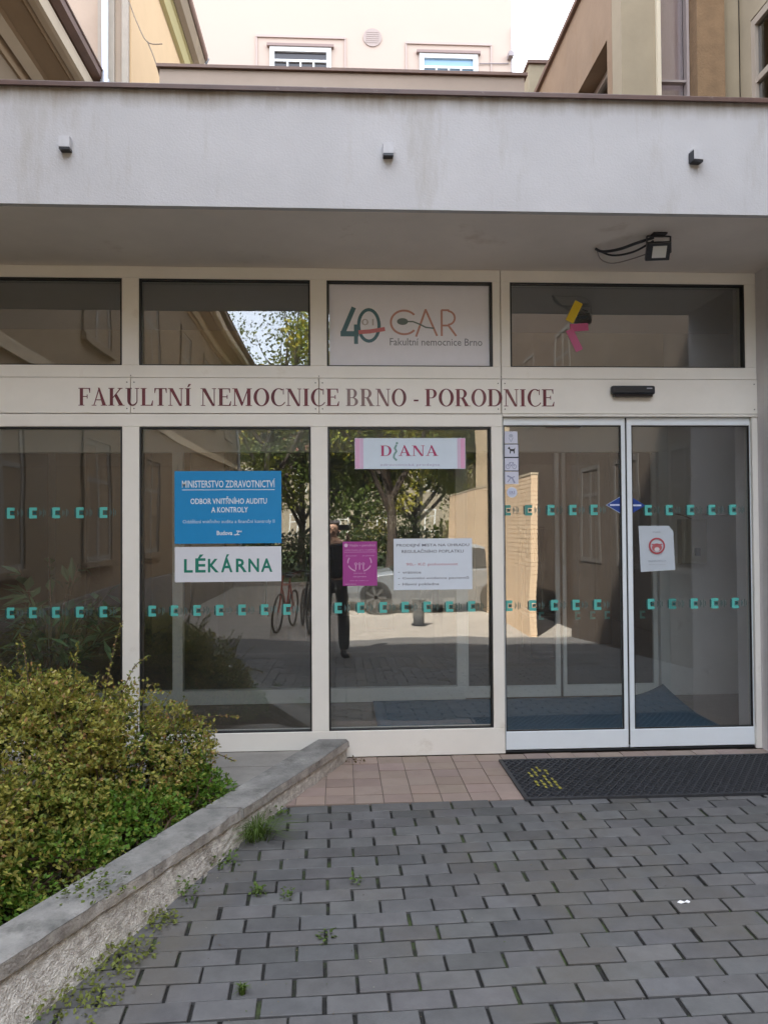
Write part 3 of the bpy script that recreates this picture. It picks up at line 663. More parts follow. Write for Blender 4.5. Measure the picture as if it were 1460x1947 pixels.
# blue rhombus on the closing edges
e = empty('door_sticker', (1.854, YD, 1.52), 'dark blue rhombus sticker with white arrows split across the two door leaves', 'sticker')
M = MB(); BL = (.01, .05, .27); cz = 1.583
M.add([(1.723, YD - .0005, cz), (1.822, YD - .0005, cz - .058), (1.822, YD - .0005, cz + .058)], [(0, 1, 2)], (.35, .42, .55))
M.add([(1.731, YD - .0008, cz), (1.822, YD - .0008, cz - .053), (1.822, YD - .0008, cz + .053)], [(0, 1, 2)], BL)
M.add([(1.985, YD - .0005, cz - .004), (1.892, YD - .0005, cz - .058), (1.892, YD - .0005, cz + .052)], [(0, 1, 2)], BL)
M.build('backing', PAP, e)
M = MB(); WW = (.6, .66, .85)
stroke(M, [(1.752, cz), (1.785, cz)], .011, WW, YD - .0012); stroke(M, [(1.790, cz), (1.812, cz)], .011, WW, YD - .0013); stroke(M, [(1.902, cz - .003), (1.925, cz - .003)], .011, WW, YD - .0012); stroke(M, [(1.93, cz - .003), (1.955, cz - .003)], .011, WW, YD - .0013)
M.build('arrow', PRT, e)
# arrow-like mark top right window
e = empty('arrow_sticker', (1.6, YG, 2.56), 'yellow and pink arrow sticker on the top right window above the doors', 'sticker')
M = MB(); stroke(M, [(1.502, 2.790), (1.558, 2.900)], .055, (.72, .52, .02), YG - .0008); M.build('yellow_bar', PRT, e)
M = MB(); stroke(M, [(1.512, 2.740), (1.612, 2.748)], .050, (.55, .10, .26), YG - .0008); stroke(M, [(1.500, 2.720), (1.558, 2.600)], .050, (.60, .13, .30), YG - .0012); M.build('pink_bar', PRT, e)
M = MB(); 
for k, (a, b) in enumerate((((1.55, 2.82), (1.63, 2.835)), ((1.56, 2.79), (1.62, 2.80)), ((1.585, 2.86), (1.62, 2.85)))): stroke(M, [a, b], .008, (.03, .03, .03), YG - .0004)
M.build('dark_bar', PRT, e)

# manifestation strips: one film strip of repeated teal marks per pane
_mk = {}
def strip(label, xs, z, y, col=(.10, .47, .42), sc=1.0, dark=True, faint=()):
    for i, x0_ in enumerate(xs):
        key = (y, col, dark, i in faint)
        if key in _mk:
            o = _mk[key].copy(); COL.objects.link(o); o.location = (x0_, y, z - .034)
        else:
            e = MB(); x = 0; z_ = .034; w_, h_ = .046 * sc, .068 * sc; cc = col if i not in faint else tuple(k * .6 for k in col)
            t = .0005
            e.prism([(-w_ * .5, z_ - h_ / 2), (w_ * .5, z_ - h_ / 2), (w_ * .5, z_ - h_ * .22), (-w_ * .1, z_ - h_ * .22), (-w_ * .1, z_ + h_ * .22), (w_ * .5, z_ + h_ * .22), (w_ * .5, z_ + h_ / 2), (-w_ * .5, z_ + h_ / 2)], y - t, y, 'XZ', cc)
            if dark:
                dk = (.006, .075, .075)
                e.box(x + w_ * .0, x + w_ * .42, y - .0003, y, z_ - h_ * .13, z_ + h_ * .13, dk)
                e.box(x - w_ * .72, x - w_ * .56, y - .0003, y, z_ - h_ * .4, z_ + h_ * .4, dk)
                for q_, hh_ in ((.85, .30), (1.02, .16), (1.32, .36), (1.55, .22)):
                    e.box(x + w_ * q_, x + w_ * (q_ + .09), y - .0003, y, z_ - h_ * hh_, z_ + h_ * hh_, (.09, .16, .15))
            o = e.build('glass_decal', PRT, org=(0, y, 0)); o.location = (x0_, y, z - .034); _mk[key] = o
        od = ['first', 'second', 'third', 'fourth', 'fifth', 'sixth', 'seventh'][i]
        tag(o, label.replace('C mark', 'C mark, ' + od + ' from left', 1), 'decal', label)
row1 = [-2.05, -1.914, -1.773, -1.627, -1.482, ]
strip('teal C mark in the upper row on the leftmost window', row1, 1.552, YG)
strip('teal C mark in the lower row on the leftmost window', row1, .93, YG)
strip('teal C mark in the row under the LÉKÁRNA sign', [-1.181, -1.043, -.903, -.762, -.622, -.480, -.34], .931, YG)
strip('teal C mark in the row under the magenta poster', [-.015, .128, .272, .412, .553, .697, .84], .936, YG)
strip('teal C mark in the upper row on the left door leaf', [1.075, 1.215, 1.362, 1.506, 1.645], 1.552, YD, faint=(0, 1))
strip('teal C mark in the lower row on the left door leaf', [1.080, 1.236, 1.378, 1.52, 1.662], .937, YD)
strip('teal C mark in the upper row on the right door leaf', [2.005, 2.145, 2.287, 2.43, 2.57], 1.548, YD)
strip('teal C mark in the lower row on the right door leaf', [2.015, 2.158, 2.303, 2.44, 2.578], .937, YD, faint=(1,))

# ------------------------------------------------------------------ inside the entrance
IFL = mat('brown_floor_tile', (.22, .16, .12), .35, var=.25, vscale=6)
m = MB(); m.box(-3.45, 4.6, .101, 9, -.3, -.002); tag(m.build('interior_floor', IFL), kind='structure')
hall = empty('entrance_building', (0, 5, 0), 'hospital entrance hall seen dimly through the glass front, with inner wall and wood panels', 'building')
PLAS = mat('white_plaster', (.88, .88, .87), .85, var=.1, vscale=2, stain=((.38, .36, .33), 3, .6, .9, (1, 1, 1)))
WOOD = mat('wood_panel', (.17, .08, .035), .45, var=.4, vscale=3, stretch=(6, 6, .6))
CEIL = mat('ceiling_paint', (.5, .48, .45), .9)
m = MB(); m.box(-3.6, -3.47, .11, 9, -.3, 3.5); m.box(4.6, 4.7, .4, 9, -.3, 3.5); m.box(-3.6, 4.7, 9, 9.15, -.3, 3.5); m.box(3.21, 4.7, .11, .39, -.3, 3.098); m.build('wall', PLAS, hall)
m = MB(); m.box(-3.46, 4.6, .125, 9, 3.10, 3.16); m.build('ceiling', CEIL, hall)
m = MB(); m.box(2.785, 4.59, 1.62, 1.75, -.001, 3.099); m.build('vestibule_wall', PLAS, hall)
m = MB(); m.box(-3.46, 2.784, 1.62, 1.72, 2.36, 3.099); m.build('vestibule_wall', mat('beige_plaster', (.55, .47, .36), .85, var=.1), hall)
m = MB()
for x0, x1, y0, y1 in ((-2.9, -2.3, 4.2, 4.8), (-.9, -.45, 5.2, 5.7), (.35, .75, 6.2, 6.6), (1.5, 1.62, 8.0, 8.9), (-2.0, -1.3, 8.8, 8.95), (2.9, 3.3, 4.5, 5.0), (0.9, 1.4, 8.8, 8.95)):
    m = MB(); m.box(x0, x1, y0, y1, -.001, 3.099); m.build('wood_column', WOOD, hall)
m = MB(); m.box(-1.2, .3, 8.0, 8.8, 0, 1.1); m.box(-1.25, .35, 7.95, 8.8, 1.1, 1.15); m.build('reception_counter', WOOD, hall)
m = MB()
for x in (-.3, 2.4): m.box(x, x + .9, 8.94, 8.99, 0, 2.1)
m.build('door', mat('hall_door_white', (.45, .45, .44), .5), hall)
# inner glazed wall
inn = empty('inner_door_wall', (0.7, 1.6, 0), 'inner glazed wall with second pair of sliding doors behind the entrance doors', 'doors')
INF = mat('inner_frame_paint', (.74, .78, .78), .4)
m = MB(); f = lambda a, b, c_, d_, y=1.56: m.bbox(a, b, y, 1.64, c_, d_, .003)
f(-3.46, 2.785, 2.075, 2.36)
f(-1.375, -1.290, .115, 2.075); f(.965, 1.035, .115, 2.075); f(2.70, 2.785, 0, 2.075); f(-3.46, 1.035, 0.0, .115)
m.build('frame', INF, inn)
for a, b in ((-3.46, -1.375), (-1.29, .965)):
    m = MB(); m.box(a, b, 1.60, 1.606, .115, 2.075); m.build('pane', GLASS_IN, inn)
for a, b in ((1.04, 1.853), (1.877, 2.695)):
    m = MB(); f2 = lambda p, q, r_, s_: m.bbox(p, q, 1.60, 1.63, r_, s_, .002)
    f2(a, b, .01, .105); f2(a, a + .03, .105, 2.07); f2(b - .04, b, .105, 2.07)
    lf = m.build('door_leaf', INF, inn); m = MB(); m.box(a + .03, b - .04, 1.612, 1.618, .105, 2.07); m.build('pane', GLASS_IN, lf)
e = empty('motion_sensor', (1.97, 1.55, 2.28), 'black door sensor inside the vestibule above the inner sliding doors', 'sensor')
m = MB(); m.box(1.73, 2.02, 1.50, 1.556, 2.27, 2.335); m.build('housing', DARK, e, bevel=.01)
strip('small pale teal C mark low on the inner doors', [1.69, 2.0, 2.13, 2.255, 2.56], .69, 1.597, (.06, .30, .27), 1.0, False)
# entrance mat inside, corner curled against the jamb
BM = mat('blue_carpet', (.07, .17, .28), .95, var=.3, vscale=60, bump=.4, bscale=300)
m = MB(); nx, ny = 40, 14; V = []
for i in range(nx + 1):
    for j in range(ny + 1):
        a, b = i / nx, j / ny; x = .26 + 2.44 * a; y = .30 + 1.22 * b
        z = .010 + .10 * max(0, (a - .86) / .14) ** 2 * max(0, (b - .45) / .55) ** 1.5
        V.append((x, y, z))
m.add(V, [(i * (ny + 1) + j, (i + 1) * (ny + 1) + j, (i + 1) * (ny + 1) + j + 1, i * (ny + 1) + j + 1) for i in range(nx) for j in range(ny)])
o = m.build('carpet_mat', BM, smooth=True); sm = o.modifiers.new('thickness', 'SOLIDIFY'); sm.thickness = .008; sm.offset = -1
tag(o, 'dark blue carpet mat with a curled corner inside between the two door pairs', 'mat')
# intercom
e = empty('wall_box', (3.02, 1.62, 1.1), 'grey metal box with dark knob on the white vestibule wall behind the mask notice', 'box')
m = MB(); m.box(2.88, 3.10, 1.53, 1.619, 1.12, 1.50); m.box(2.90, 3.08, 1.524, 1.5295, 1.14, 1.48); m.build('housing', mat('box_grey', (.42, .40, .30), .5), e, bevel=.004)
m = MB(); m.box(2.99, 3.03, 1.50, 1.5235, 1.19, 1.255); m.build('knob', DARK, e)
m = MB(); m.tube(smooth_pts([(2.86, 1.60, 1.545), (2.93, 1.6, 1.53), (2.98, 1.6, 1.51), (3.0, 1.6, 1.502)]), .005, 6); m.tube(smooth_pts([(3.1, 1.61, 1.54), (3.3, 1.61, 1.535), (3.6, 1.61, 1.55)]), .006, 6)
m.build('cable', mat('red_cable', (.14, .05, .03), .6), e)
# bin, radiator, plant
e = empty('waste_bin', (2.25, 3.7, 0), 'black lidded waste bin inside the hall seen through the left door leaf', 'bin')
m = MB(); m.add([(2.08, 3.55, 0), (2.42, 3.55, 0), (2.42, 3.9, 0), (2.08, 3.9, 0), (2.05, 3.52, .46), (2.45, 3.52, .46), (2.45, 3.93, .46), (2.05, 3.93, .46)], [(0, 3, 2, 1), (4, 5, 6, 7), (0, 1, 5, 4), (1, 2, 6, 5), (2, 3, 7, 6), (3, 0, 4, 7)]); m.build('bin_body', DARK, e, bevel=.012)
m = MB(); m.box(2.04, 2.46, 3.51, 3.94, .462, .50); m.box(2.10, 2.40, 3.58, 3.88, .501, .54); m.build('lid', DARK, e, bevel=.01)
e = empty('radiator', (2.3, 4.4, 0.6), 'white ribbed radiator inside the hall beside the left door leaf', 'radiator')
m = MB()
for i in range(9): m.tube([(2.16 + i * .035, 4.4, 1.02), (2.16 + i * .035, 4.4, 1.42)], .011, 8)
m.box(2.14, 2.46, 4.385, 4.415, 1.0, 1.03); m.box(2.14, 2.46, 4.385, 4.415, 1.41, 1.44); m.build('ribs', mat('radiator_white', (.6, .6, .58), .4), e)
m = MB(); m.box(2.17, 2.2, 4.37, 4.43, 0, 1.0); m.box(2.40, 2.43, 4.37, 4.43, 0, 1.0); m.build('support', MATS['radiator_white'], e)

def leafcard(M, p, n, u, L, W, c):
    v = n.cross(u).normalized(); u = u.normalized()
    M.add([p, p + u * L * .45 + v * W * .5 + n * L * .06, p + u * L, p + u * L * .45 - v * W * .5 + n * L * .06], [(0, 1, 2, 3)], c)
def rv():
    while True:
        v = Vector((U(-1, 1), U(-1, 1), U(-1, 1)))
        if .05 < v.length < 1: return v.normalized()
LEAF = mat('leaf', (.1, .1, .1), .5, attr=True, trans=.35, spec=.35)
LEAFI = mat('leaf_glossy', (.1, .1, .1), .35, attr=True, trans=.2)
BARK = mat('bark', (.06, .045, .035), .9, var=.5, vscale=9, bump=.8, bscale=30, stretch=(1, 1, .3))
TWIG = mat('twig', (.13, .08, .05), .8, var=.3, vscale=30)
e = empty('potted_plant', (-2.0, .95, 0), 'large leafy potted plant inside behind the left window', 'plant')
m = MB(); m.tube([(-2.0, .62, 0), (-2.0, .62, .30), (-2.0, .62, .32)], [.13, .18, .19], 20); m.build('pot', mat('clay_pot', (.20, .09, .05), .7), e)
m = MB(); L = MB()
for k in range(26):
    a = U(0, 2 * pi); l = U(.35, .95); tip = Vector((-2.0 + cos(a) * U(.1, .42), .62 + sin(a) * U(.1, .34), .32 + l))
    pts = smooth_pts([(-2.0 + cos(a) * .04, .62 + sin(a) * .04, .3), ((-2.0 + tip.x) / 2, (.62 + tip.y) / 2, .32 + l * .62), tip], 4); m.tube(pts, .005, 5)
    for q in range(9):
        p = pts[min(len(pts) - 1, 2 + int(R() * 7))]; u = (rv() + Vector((cos(a), sin(a), -.1))).normalized(); g_ = U(.6, 1.1)
        leafcard(L, p, Vector((U(-.4, .4), U(-.4, .4), 1)).normalized(), u, U(.12, .24), U(.04, .08), (.16 * g_, .27 * g_, .13 * g_))
m.build('stem', TWIG, e); L.build('foliage', LEAFI, e)

# ------------------------------------------------------------------ door mat outside (rubber lattice with yellow print)
RUB = mat('black_rubber', (.036, .038, .044), .55, var=.3, vscale=40, bump=.2, bscale=200)
dm = empty('rubber_mat', (1.9, -.5, 0), 'black honeycomb rubber doormat with yellow print in front of the sliding doors', 'mat')
m = MB(); X0, X1, Y0, Y1 = .965, 2.70, -.862, -.155
for a, b, c_, d_ in ((X0, X1, Y0, Y0 + .02), (X0, X1, Y1 - .02, Y1), (X0, X0 + .02, Y0 + .02, Y1 - .02), (X1 - .02, X1, Y0 + .02, Y1 - .02)): m.box(a, b, c_, d_, .0005, .013)
def clipseg(p, q):
    t0, t1 = 0, 1; d = (q[0] - p[0], q[1] - p[1])
    for k, lo, hi in ((0, X0 + .018, X1 - .018), (1, Y0 + .018, Y1 - .018)):
        if abs(d[k]) < 1e-9: continue
        a, b = (lo - p[k]) / d[k], (hi - p[k]) / d[k]
        if a > b: a, b = b, a
        t0, t1 = max(t0, a), min(t1, b)
    return (t0, t1) if t1 > t0 + .01 else None
S_ = .046
for i in range(-45, 110):
    for sgn, zt in ((1, .0122), (-1, .0118)):
        px_ = X0 + i * S_; p = (px_, Y0) if sgn > 0 else (px_, Y0); q = (px_ + sgn * .62, Y0 + .9)
        p = (p[0], p[1] - .01)
        r_ = clipseg(p, q)
        if not r_: continue
        A_ = Vector((p[0] + (q[0] - p[0]) * r_[0], p[1] + (q[1] - p[1]) * r_[0], 0)); B_ = Vector((p[0] + (q[0] - p[0]) * r_[1], p[1] + (q[1] - p[1]) * r_[1], 0))
        dd = (B_ - A_).normalized(); nn = Vector((-dd.y, dd.x, 0)) * .0062
        m.add([A_ + nn + Vector((0, 0, .002)), A_ - nn + Vector((0, 0, .002)), B_ - nn + Vector((0, 0, .002)), B_ + nn + Vector((0, 0, .002)), A_ + nn * .5 + Vector((0, 0, zt)), A_ - nn * .5 + Vector((0, 0, zt)), B_ - nn * .5 + Vector((0, 0, zt)), B_ + nn * .5 + Vector((0, 0, zt))],
              [(4, 5, 6, 7), (0, 1, 5, 4), (1, 2, 6, 5), (2, 3, 7, 6), (3, 0, 4, 7)])
m.build('lattice', RUB, dm)
m = MB(); m.box(X0 + .02, X1 - .02, Y0 + .02, Y1 - .02, .0005, .0035); m.build('base_sheet', mat('rubber_base', (.012, .014, .02), .8), dm)
m = MB()
for cI, (x_, yy0, yy1, n) in enumerate(((1.09, -.66, -.40, 5), (1.125, -.70, -.34, 7), (1.16, -.68, -.30, 7), (1.195, -.77, -.36, 8))):
    for k in range(n):
        if (k * 7 + cI * 3) % 5 == 4: continue
        ya = yy0 + (yy1 - yy0) * k / n; m.box(x_ - .008, x_ + .008 * (1 if k % 2 else .4), ya, ya + (yy1 - yy0) / n * .7, .0121, .0132)
m.build('yellow_print', mat('yellow_print', (.42, .38, .06), .7, var=.5, vscale=60), dm)

# litter scrap
m = MB(); V = [(x_ * .62 + 1.355 - 1.515 * .62, (y_ + 2.2) * .5 - 1.89, (z_ + .073) * .7 - .058) for x_, y_, z_ in ((1.475, -2.20, -.072), (1.50, -2.195, -.060), (1.525, -2.20, -.069), (1.548, -2.193, -.060), (1.565, -2.20, -.068), (1.56, -2.215, -.075), (1.53, -2.222, -.064), (1.49, -2.218, -.073))]
m.add(V, [(0, 1, 7), (1, 2, 6, 7), (2, 3, 6), (3, 4, 5, 6)]); tag(m.build('paper_scrap', mat('paper_white', (.85, .85, .85), .8)), 'crumpled white scrap of paper lying on the grey paving', 'litter')

# ------------------------------------------------------------------ shrub in the planter
def ell_pts(n, c, r, shell=.55):
    out = []
    for _ in range(n):
        v = rv(); t = (shell ** 3 + (1 - shell ** 3) * R()) ** (1 / 3.)
        out.append((Vector((c[0] + v.x * r[0] * t, c[1] + v.y * r[1] * t, c[2] + v.z * r[2] * t)), v, t))
    return out
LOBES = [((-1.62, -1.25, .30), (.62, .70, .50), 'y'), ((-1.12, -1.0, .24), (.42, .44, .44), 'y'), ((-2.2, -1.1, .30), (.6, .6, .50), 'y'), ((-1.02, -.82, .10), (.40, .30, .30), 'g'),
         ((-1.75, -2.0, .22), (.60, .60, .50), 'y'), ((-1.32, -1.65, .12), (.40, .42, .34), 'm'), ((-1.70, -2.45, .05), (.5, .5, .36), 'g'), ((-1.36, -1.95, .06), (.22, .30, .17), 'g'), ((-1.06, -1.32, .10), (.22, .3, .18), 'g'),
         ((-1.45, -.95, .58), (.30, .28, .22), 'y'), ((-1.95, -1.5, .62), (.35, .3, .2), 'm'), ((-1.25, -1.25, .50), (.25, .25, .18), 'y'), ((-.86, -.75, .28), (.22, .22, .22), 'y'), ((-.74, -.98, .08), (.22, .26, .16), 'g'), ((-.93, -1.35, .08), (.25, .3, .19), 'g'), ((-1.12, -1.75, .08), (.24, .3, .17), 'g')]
sh = empty('shrub', (-1.6, -1.4, .02), 'dense yellow-green leafy shrub filling the planter left of the entrance', 'shrub')
L = MB(); Tw = MB()
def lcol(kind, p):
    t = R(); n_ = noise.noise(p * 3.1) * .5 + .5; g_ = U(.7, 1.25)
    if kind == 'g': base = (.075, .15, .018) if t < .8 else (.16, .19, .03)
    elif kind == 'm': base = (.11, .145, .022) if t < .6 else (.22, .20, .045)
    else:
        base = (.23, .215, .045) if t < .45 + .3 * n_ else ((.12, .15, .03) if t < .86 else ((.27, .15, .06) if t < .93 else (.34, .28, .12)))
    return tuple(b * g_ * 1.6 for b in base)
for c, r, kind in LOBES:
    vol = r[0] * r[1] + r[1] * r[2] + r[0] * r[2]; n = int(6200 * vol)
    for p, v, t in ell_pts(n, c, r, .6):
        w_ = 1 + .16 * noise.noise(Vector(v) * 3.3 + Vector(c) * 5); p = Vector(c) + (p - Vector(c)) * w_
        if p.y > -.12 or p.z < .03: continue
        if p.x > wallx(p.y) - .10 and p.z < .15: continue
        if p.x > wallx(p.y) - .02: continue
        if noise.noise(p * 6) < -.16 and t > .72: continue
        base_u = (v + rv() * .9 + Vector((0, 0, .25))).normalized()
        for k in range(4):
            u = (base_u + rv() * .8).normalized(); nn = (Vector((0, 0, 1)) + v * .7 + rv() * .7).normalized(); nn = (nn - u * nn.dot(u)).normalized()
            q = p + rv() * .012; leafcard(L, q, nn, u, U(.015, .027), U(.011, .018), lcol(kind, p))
# inner stems
for k in range(150):
    c, r, kind = random.choice(LOBES); v = rv(); v.z = abs(v.z)
    tip = Vector((c[0] + v.x * r[0] * .85, c[1] + v.y * r[1] * .85, max(.1, c[2] + v.z * r[2] * .85))); b = Vector((c[0] + U(-.15, .15), c[1] + U(-.15, .15), .03))
    mid = (b + tip) / 2 + rv() * .06; Tw.tube(smooth_pts([b, mid, tip], 4), [.006 - .0005 * i for i in range(9)], 5)
# long loose sprigs above the outline
for bx, by, bz, tx, ty, tz in ((-1.18, -1.0, .55, -1.10, -.95, .98), (-1.7, -1.2, .6, -1.85, -1.1, .93), (-.9, -.8, .35, -.56, -.62, .42), (-1.5, -1.1, .7, -1.58, -1.0, .92), (-2.0, -1.3, .6, -1.95, -1.2, .88), (-.85, -.7, .2, -.60, -.5, .14), (-1.1, -1.0, .6, -.98, -.9, .80)):
    a, b = Vector((bx, by, bz)), Vector((tx, ty, tz)); mid = (a + b) / 2 + Vector((0, 0, .05)); pts = smooth_pts([a, mid, b], 7); Tw.tube(pts, .0022, 5)
    for p in pts[3:]:
        for k in range(4):
            u = rv(); nn = (Vector((0, 0, 1)) + rv() * .6); nn = (nn - u * nn.dot(u)).normalized(); leafcard(L, p, nn, u, U(.012, .022), U(.008, .013), lcol('y', p))
for k in range(260):
    c, r, kind = random.choice(LOBES[:8] + LOBES[9:12]); v = rv()
    if v.z < -.1 or v.y > .6: continue
    a = Vector((c[0] + v.x * r[0] * .9, c[1] + v.y * r[1] * .9, c[2] + v.z * r[2] * .9)); dr = (v + Vector((0, 0, .7)) + rv() * .5).normalized(); b = a + dr * U(.09, .20)
    if b.x > wallx(b.y) - .03 or a.z < .15: continue
    pts = smooth_pts([a, (a + b) / 2 + rv() * .012, b], 4); Tw.tube(pts, .0013, 4)
    for p in pts[2:]:
        for q in range(2):
            u = (rv() + dr * .6).normalized(); nn = (Vector((0, 0, 1)) + rv() * .7); nn = (nn - u * nn.dot(u)).normalized(); leafcard(L, p, nn, u, U(.013, .024), U(.009, .014), lcol('y' if R() < .8 else 'm', p))
Tw.build('stem', TWIG, sh)
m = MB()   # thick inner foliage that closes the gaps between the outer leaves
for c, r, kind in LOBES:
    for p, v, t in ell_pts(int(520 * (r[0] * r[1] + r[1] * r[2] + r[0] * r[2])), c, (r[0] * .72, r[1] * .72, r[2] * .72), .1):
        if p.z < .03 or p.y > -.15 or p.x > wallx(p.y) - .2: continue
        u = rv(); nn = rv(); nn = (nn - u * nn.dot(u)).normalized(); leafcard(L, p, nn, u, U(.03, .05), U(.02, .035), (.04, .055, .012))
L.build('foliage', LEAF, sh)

# ------------------------------------------------------------------ weeds
def weed(label, cat, x, y, z, n, h, spread, col, kind='grass', grp='weeds along the planter wall'):
    e = empty('weed', (x, y, z), label, cat, grp); M = MB()
    for k in range(n):
        a = U(0, 2 * pi); d_ = Vector((cos(a), sin(a), 0)); b = Vector((x, y, z)) + d_ * U(0, spread * .4) ; l = U(.5, 1) * h; g_ = U(.7, 1.2); c = tuple(q * g_ for q in col)
        if kind == 'grass':
            s_ = Vector((-d_.y, d_.x, 0)) * U(.0015, .003); m1 = b + d_ * spread * .3 * R() + Vector((0, 0, l * .7)); t_ = b + d_ * spread * U(.5, 1.3) + Vector((0, 0, l * U(.5, 1)))
            M.add([b - s_, b + s_, m1 + s_ * .8, m1 - s_ * .8, t_], [(0, 1, 2, 3), (3, 2, 4)], c)
        else:
            p = b + d_ * spread * R() + Vector((0, 0, l * R())); u = (d_ + rv() * .8).normalized(); nn = (Vector((0, 0, 1)) + rv() * .5).normalized(); nn = (nn - u * nn.dot(u)).normalized()
            leafcard(M, p, nn, u, U(.012, .024), U(.009, .016), c)
    M.build('leaves', LEAF, e)
def foot(y): return wallx(y) - .026 * y
def wz(x, y): return ramp_z(y)
GR, YG_ = (.10, .16, .03), (.19, .22, .045)
for y, n, lb in ((-1.45, 70, 'sparse weed at the wall foot below the tall grass tuft'), (-1.90, 110, 'weed clump at the wall foot just above the leafy clump'), (-2.75, 120, 'weed clump at the very bottom left corner of the wall foot')): weed(lb, 'weed', foot(y) + .01, y, wz(0, y), n, .05, .06, YG_ if n > 100 else GR, 'leaf')
y = -1.20; weed('tall grass tuft at the wall foot where pavers meet the landing tiles', 'grass tuft', foot(y) + .03, y, wz(0, y), 150, .12, .20, GR)
y = -.98; weed('small dark green weed at the wall foot next to the landing corner', 'weed', foot(y) + .02, y, wz(0, y), 60, .06, .05, GR, 'leaf')
y = -1.72; weed('short weed on the wall face beside a chipped spot', 'weed', foot(y) + .02, y, wz(0, y), 50, .10, .04, GR, 'leaf')
y = -2.12; weed('leafy weed clump at the wall foot halfway down the ramp', 'weed', foot(y) + .035, y, wz(0, y), 200, .06, .09, YG_, 'leaf')
y = -2.32; weed('broad spreading weed at the wall foot with yellowish leaves', 'weed', foot(y) + .03, y, wz(0, y), 330, .06, .13, YG_, 'leaf')
y = -2.55; weed('nearest low weed at the wall foot by the photo edge', 'weed', foot(y) + .03, y, wz(0, y), 160, .05, .09, (.10, .17, .02), 'leaf')
for k, (x, y, lb, n) in enumerate(((-.34, -1.72, 'small weed in a paver joint nearest the chipped wall spot', 60), (-.22, -1.75, 'tiny yellowish weed in a paver joint right of the small weed', 30), (-.33, -2.35, 'grass blades sprouting upright from a paver joint', 50), (-.06, -2.05, 'mossy sprout in a paver joint below the landing', 24), (.06, -1.65, 'green sprout in the paver joint closest to the photo centre', 22), (-.63, -2.70, 'green tuft in a paver joint at the bottom left', 60))):
    weed(lb, 'weed', x, y, wz(x, y) - .004, n, .05, .025, GR, 'leaf' if k != 2 else 'grass', 'weeds in the paver joints')
y = -2.02; weed('low green creeper lying over the grey wall cap', 'weed', wallx(y) - .10, y, .134, 160, .035, .12, (.12, .17, .025), 'leaf')
y = -.09; weed('tiny dry weed in the corner where wall cap meets the frame', 'weed', wallx(y) + .06, y, .001, 26, .03, .05, (.10, .07, .02), 'leaf')

# fallen bits caught along the wall foot, in the joints and against the frame
L = MB()
for k in range(650):
    t = R()
    if t < .45: y = -U(.9, 3.4); x = foot(y) + abs(random.gauss(0, .07))
    elif t < .6: y = -U(.0, .06); x = U(.05, 1.0)
    else: y = -U(.9, 3.6); x = foot(y) + .02 + U(0, 3.4) * U(.2, 1)
    z = wz(x, y) + .004; u = Vector((U(-1, 1), U(-1, 1), U(-.1, .2))).normalized(); nn = Vector((U(-.3, .3), U(-.3, .3), 1)); nn = (nn - u * nn.dot(u)).normalized()
    c = random.choice([(.12, .08, .04), (.20, .15, .07), (.07, .06, .045), (.3, .28, .22), (.08, .12, .02)])
    l_ = U(.003, .011); leafcard(L, Vector((x, y, z)), nn, u, l_, l_ * U(.3, .7), c)
tag(L.build('plant_litter', LEAF, org=(0, -2, -.1)), 'small dry leaf bits scattered along the wall foot and over the paving', 'plant litter', kind='stuff')
# ------------------------------------------------------------------ buildings behind and around
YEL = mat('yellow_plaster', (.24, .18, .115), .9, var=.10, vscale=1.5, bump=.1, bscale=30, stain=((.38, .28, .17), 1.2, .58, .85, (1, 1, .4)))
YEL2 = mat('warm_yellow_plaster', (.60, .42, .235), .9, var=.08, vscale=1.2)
BEI = mat('beige_plaster_wall', (.46, .36, .27), .9, var=.12, vscale=2, bump=.15, bscale=40)
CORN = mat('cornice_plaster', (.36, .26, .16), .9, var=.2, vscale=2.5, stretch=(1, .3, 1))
CORL = mat('cornice_pale', (.52, .43, .31), .9, var=.1, vscale=2.5)
PINK = mat('pink_plaster', (.46, .36, .295), .9, var=.03, vscale=.6, bump=.1, bscale=40)
BWH = mat('window_white_paint', (.62, .62, .60), .4)
WGL = glass('building_glass', .22, (.25, .27, .30))
TAN = mat('tan_render', (.30, .205, .13), .9, var=.15, vscale=2.5, bump=.3, bscale=45, stain=((.24, .15, .08), 1.3, .52, .8, (1, 1, .5)))
TAN2 = mat('pale_tan_render', (.34, .28, .19), .9, var=.12, vscale=3, bump=.2, bscale=45)
ROOM = mat('dark_room', (.10, .095, .09), .9)
CURT = mat('curtain', (.50, .43, .42), .9, var=.12, vscale=3, stretch=(8, 8, .4))

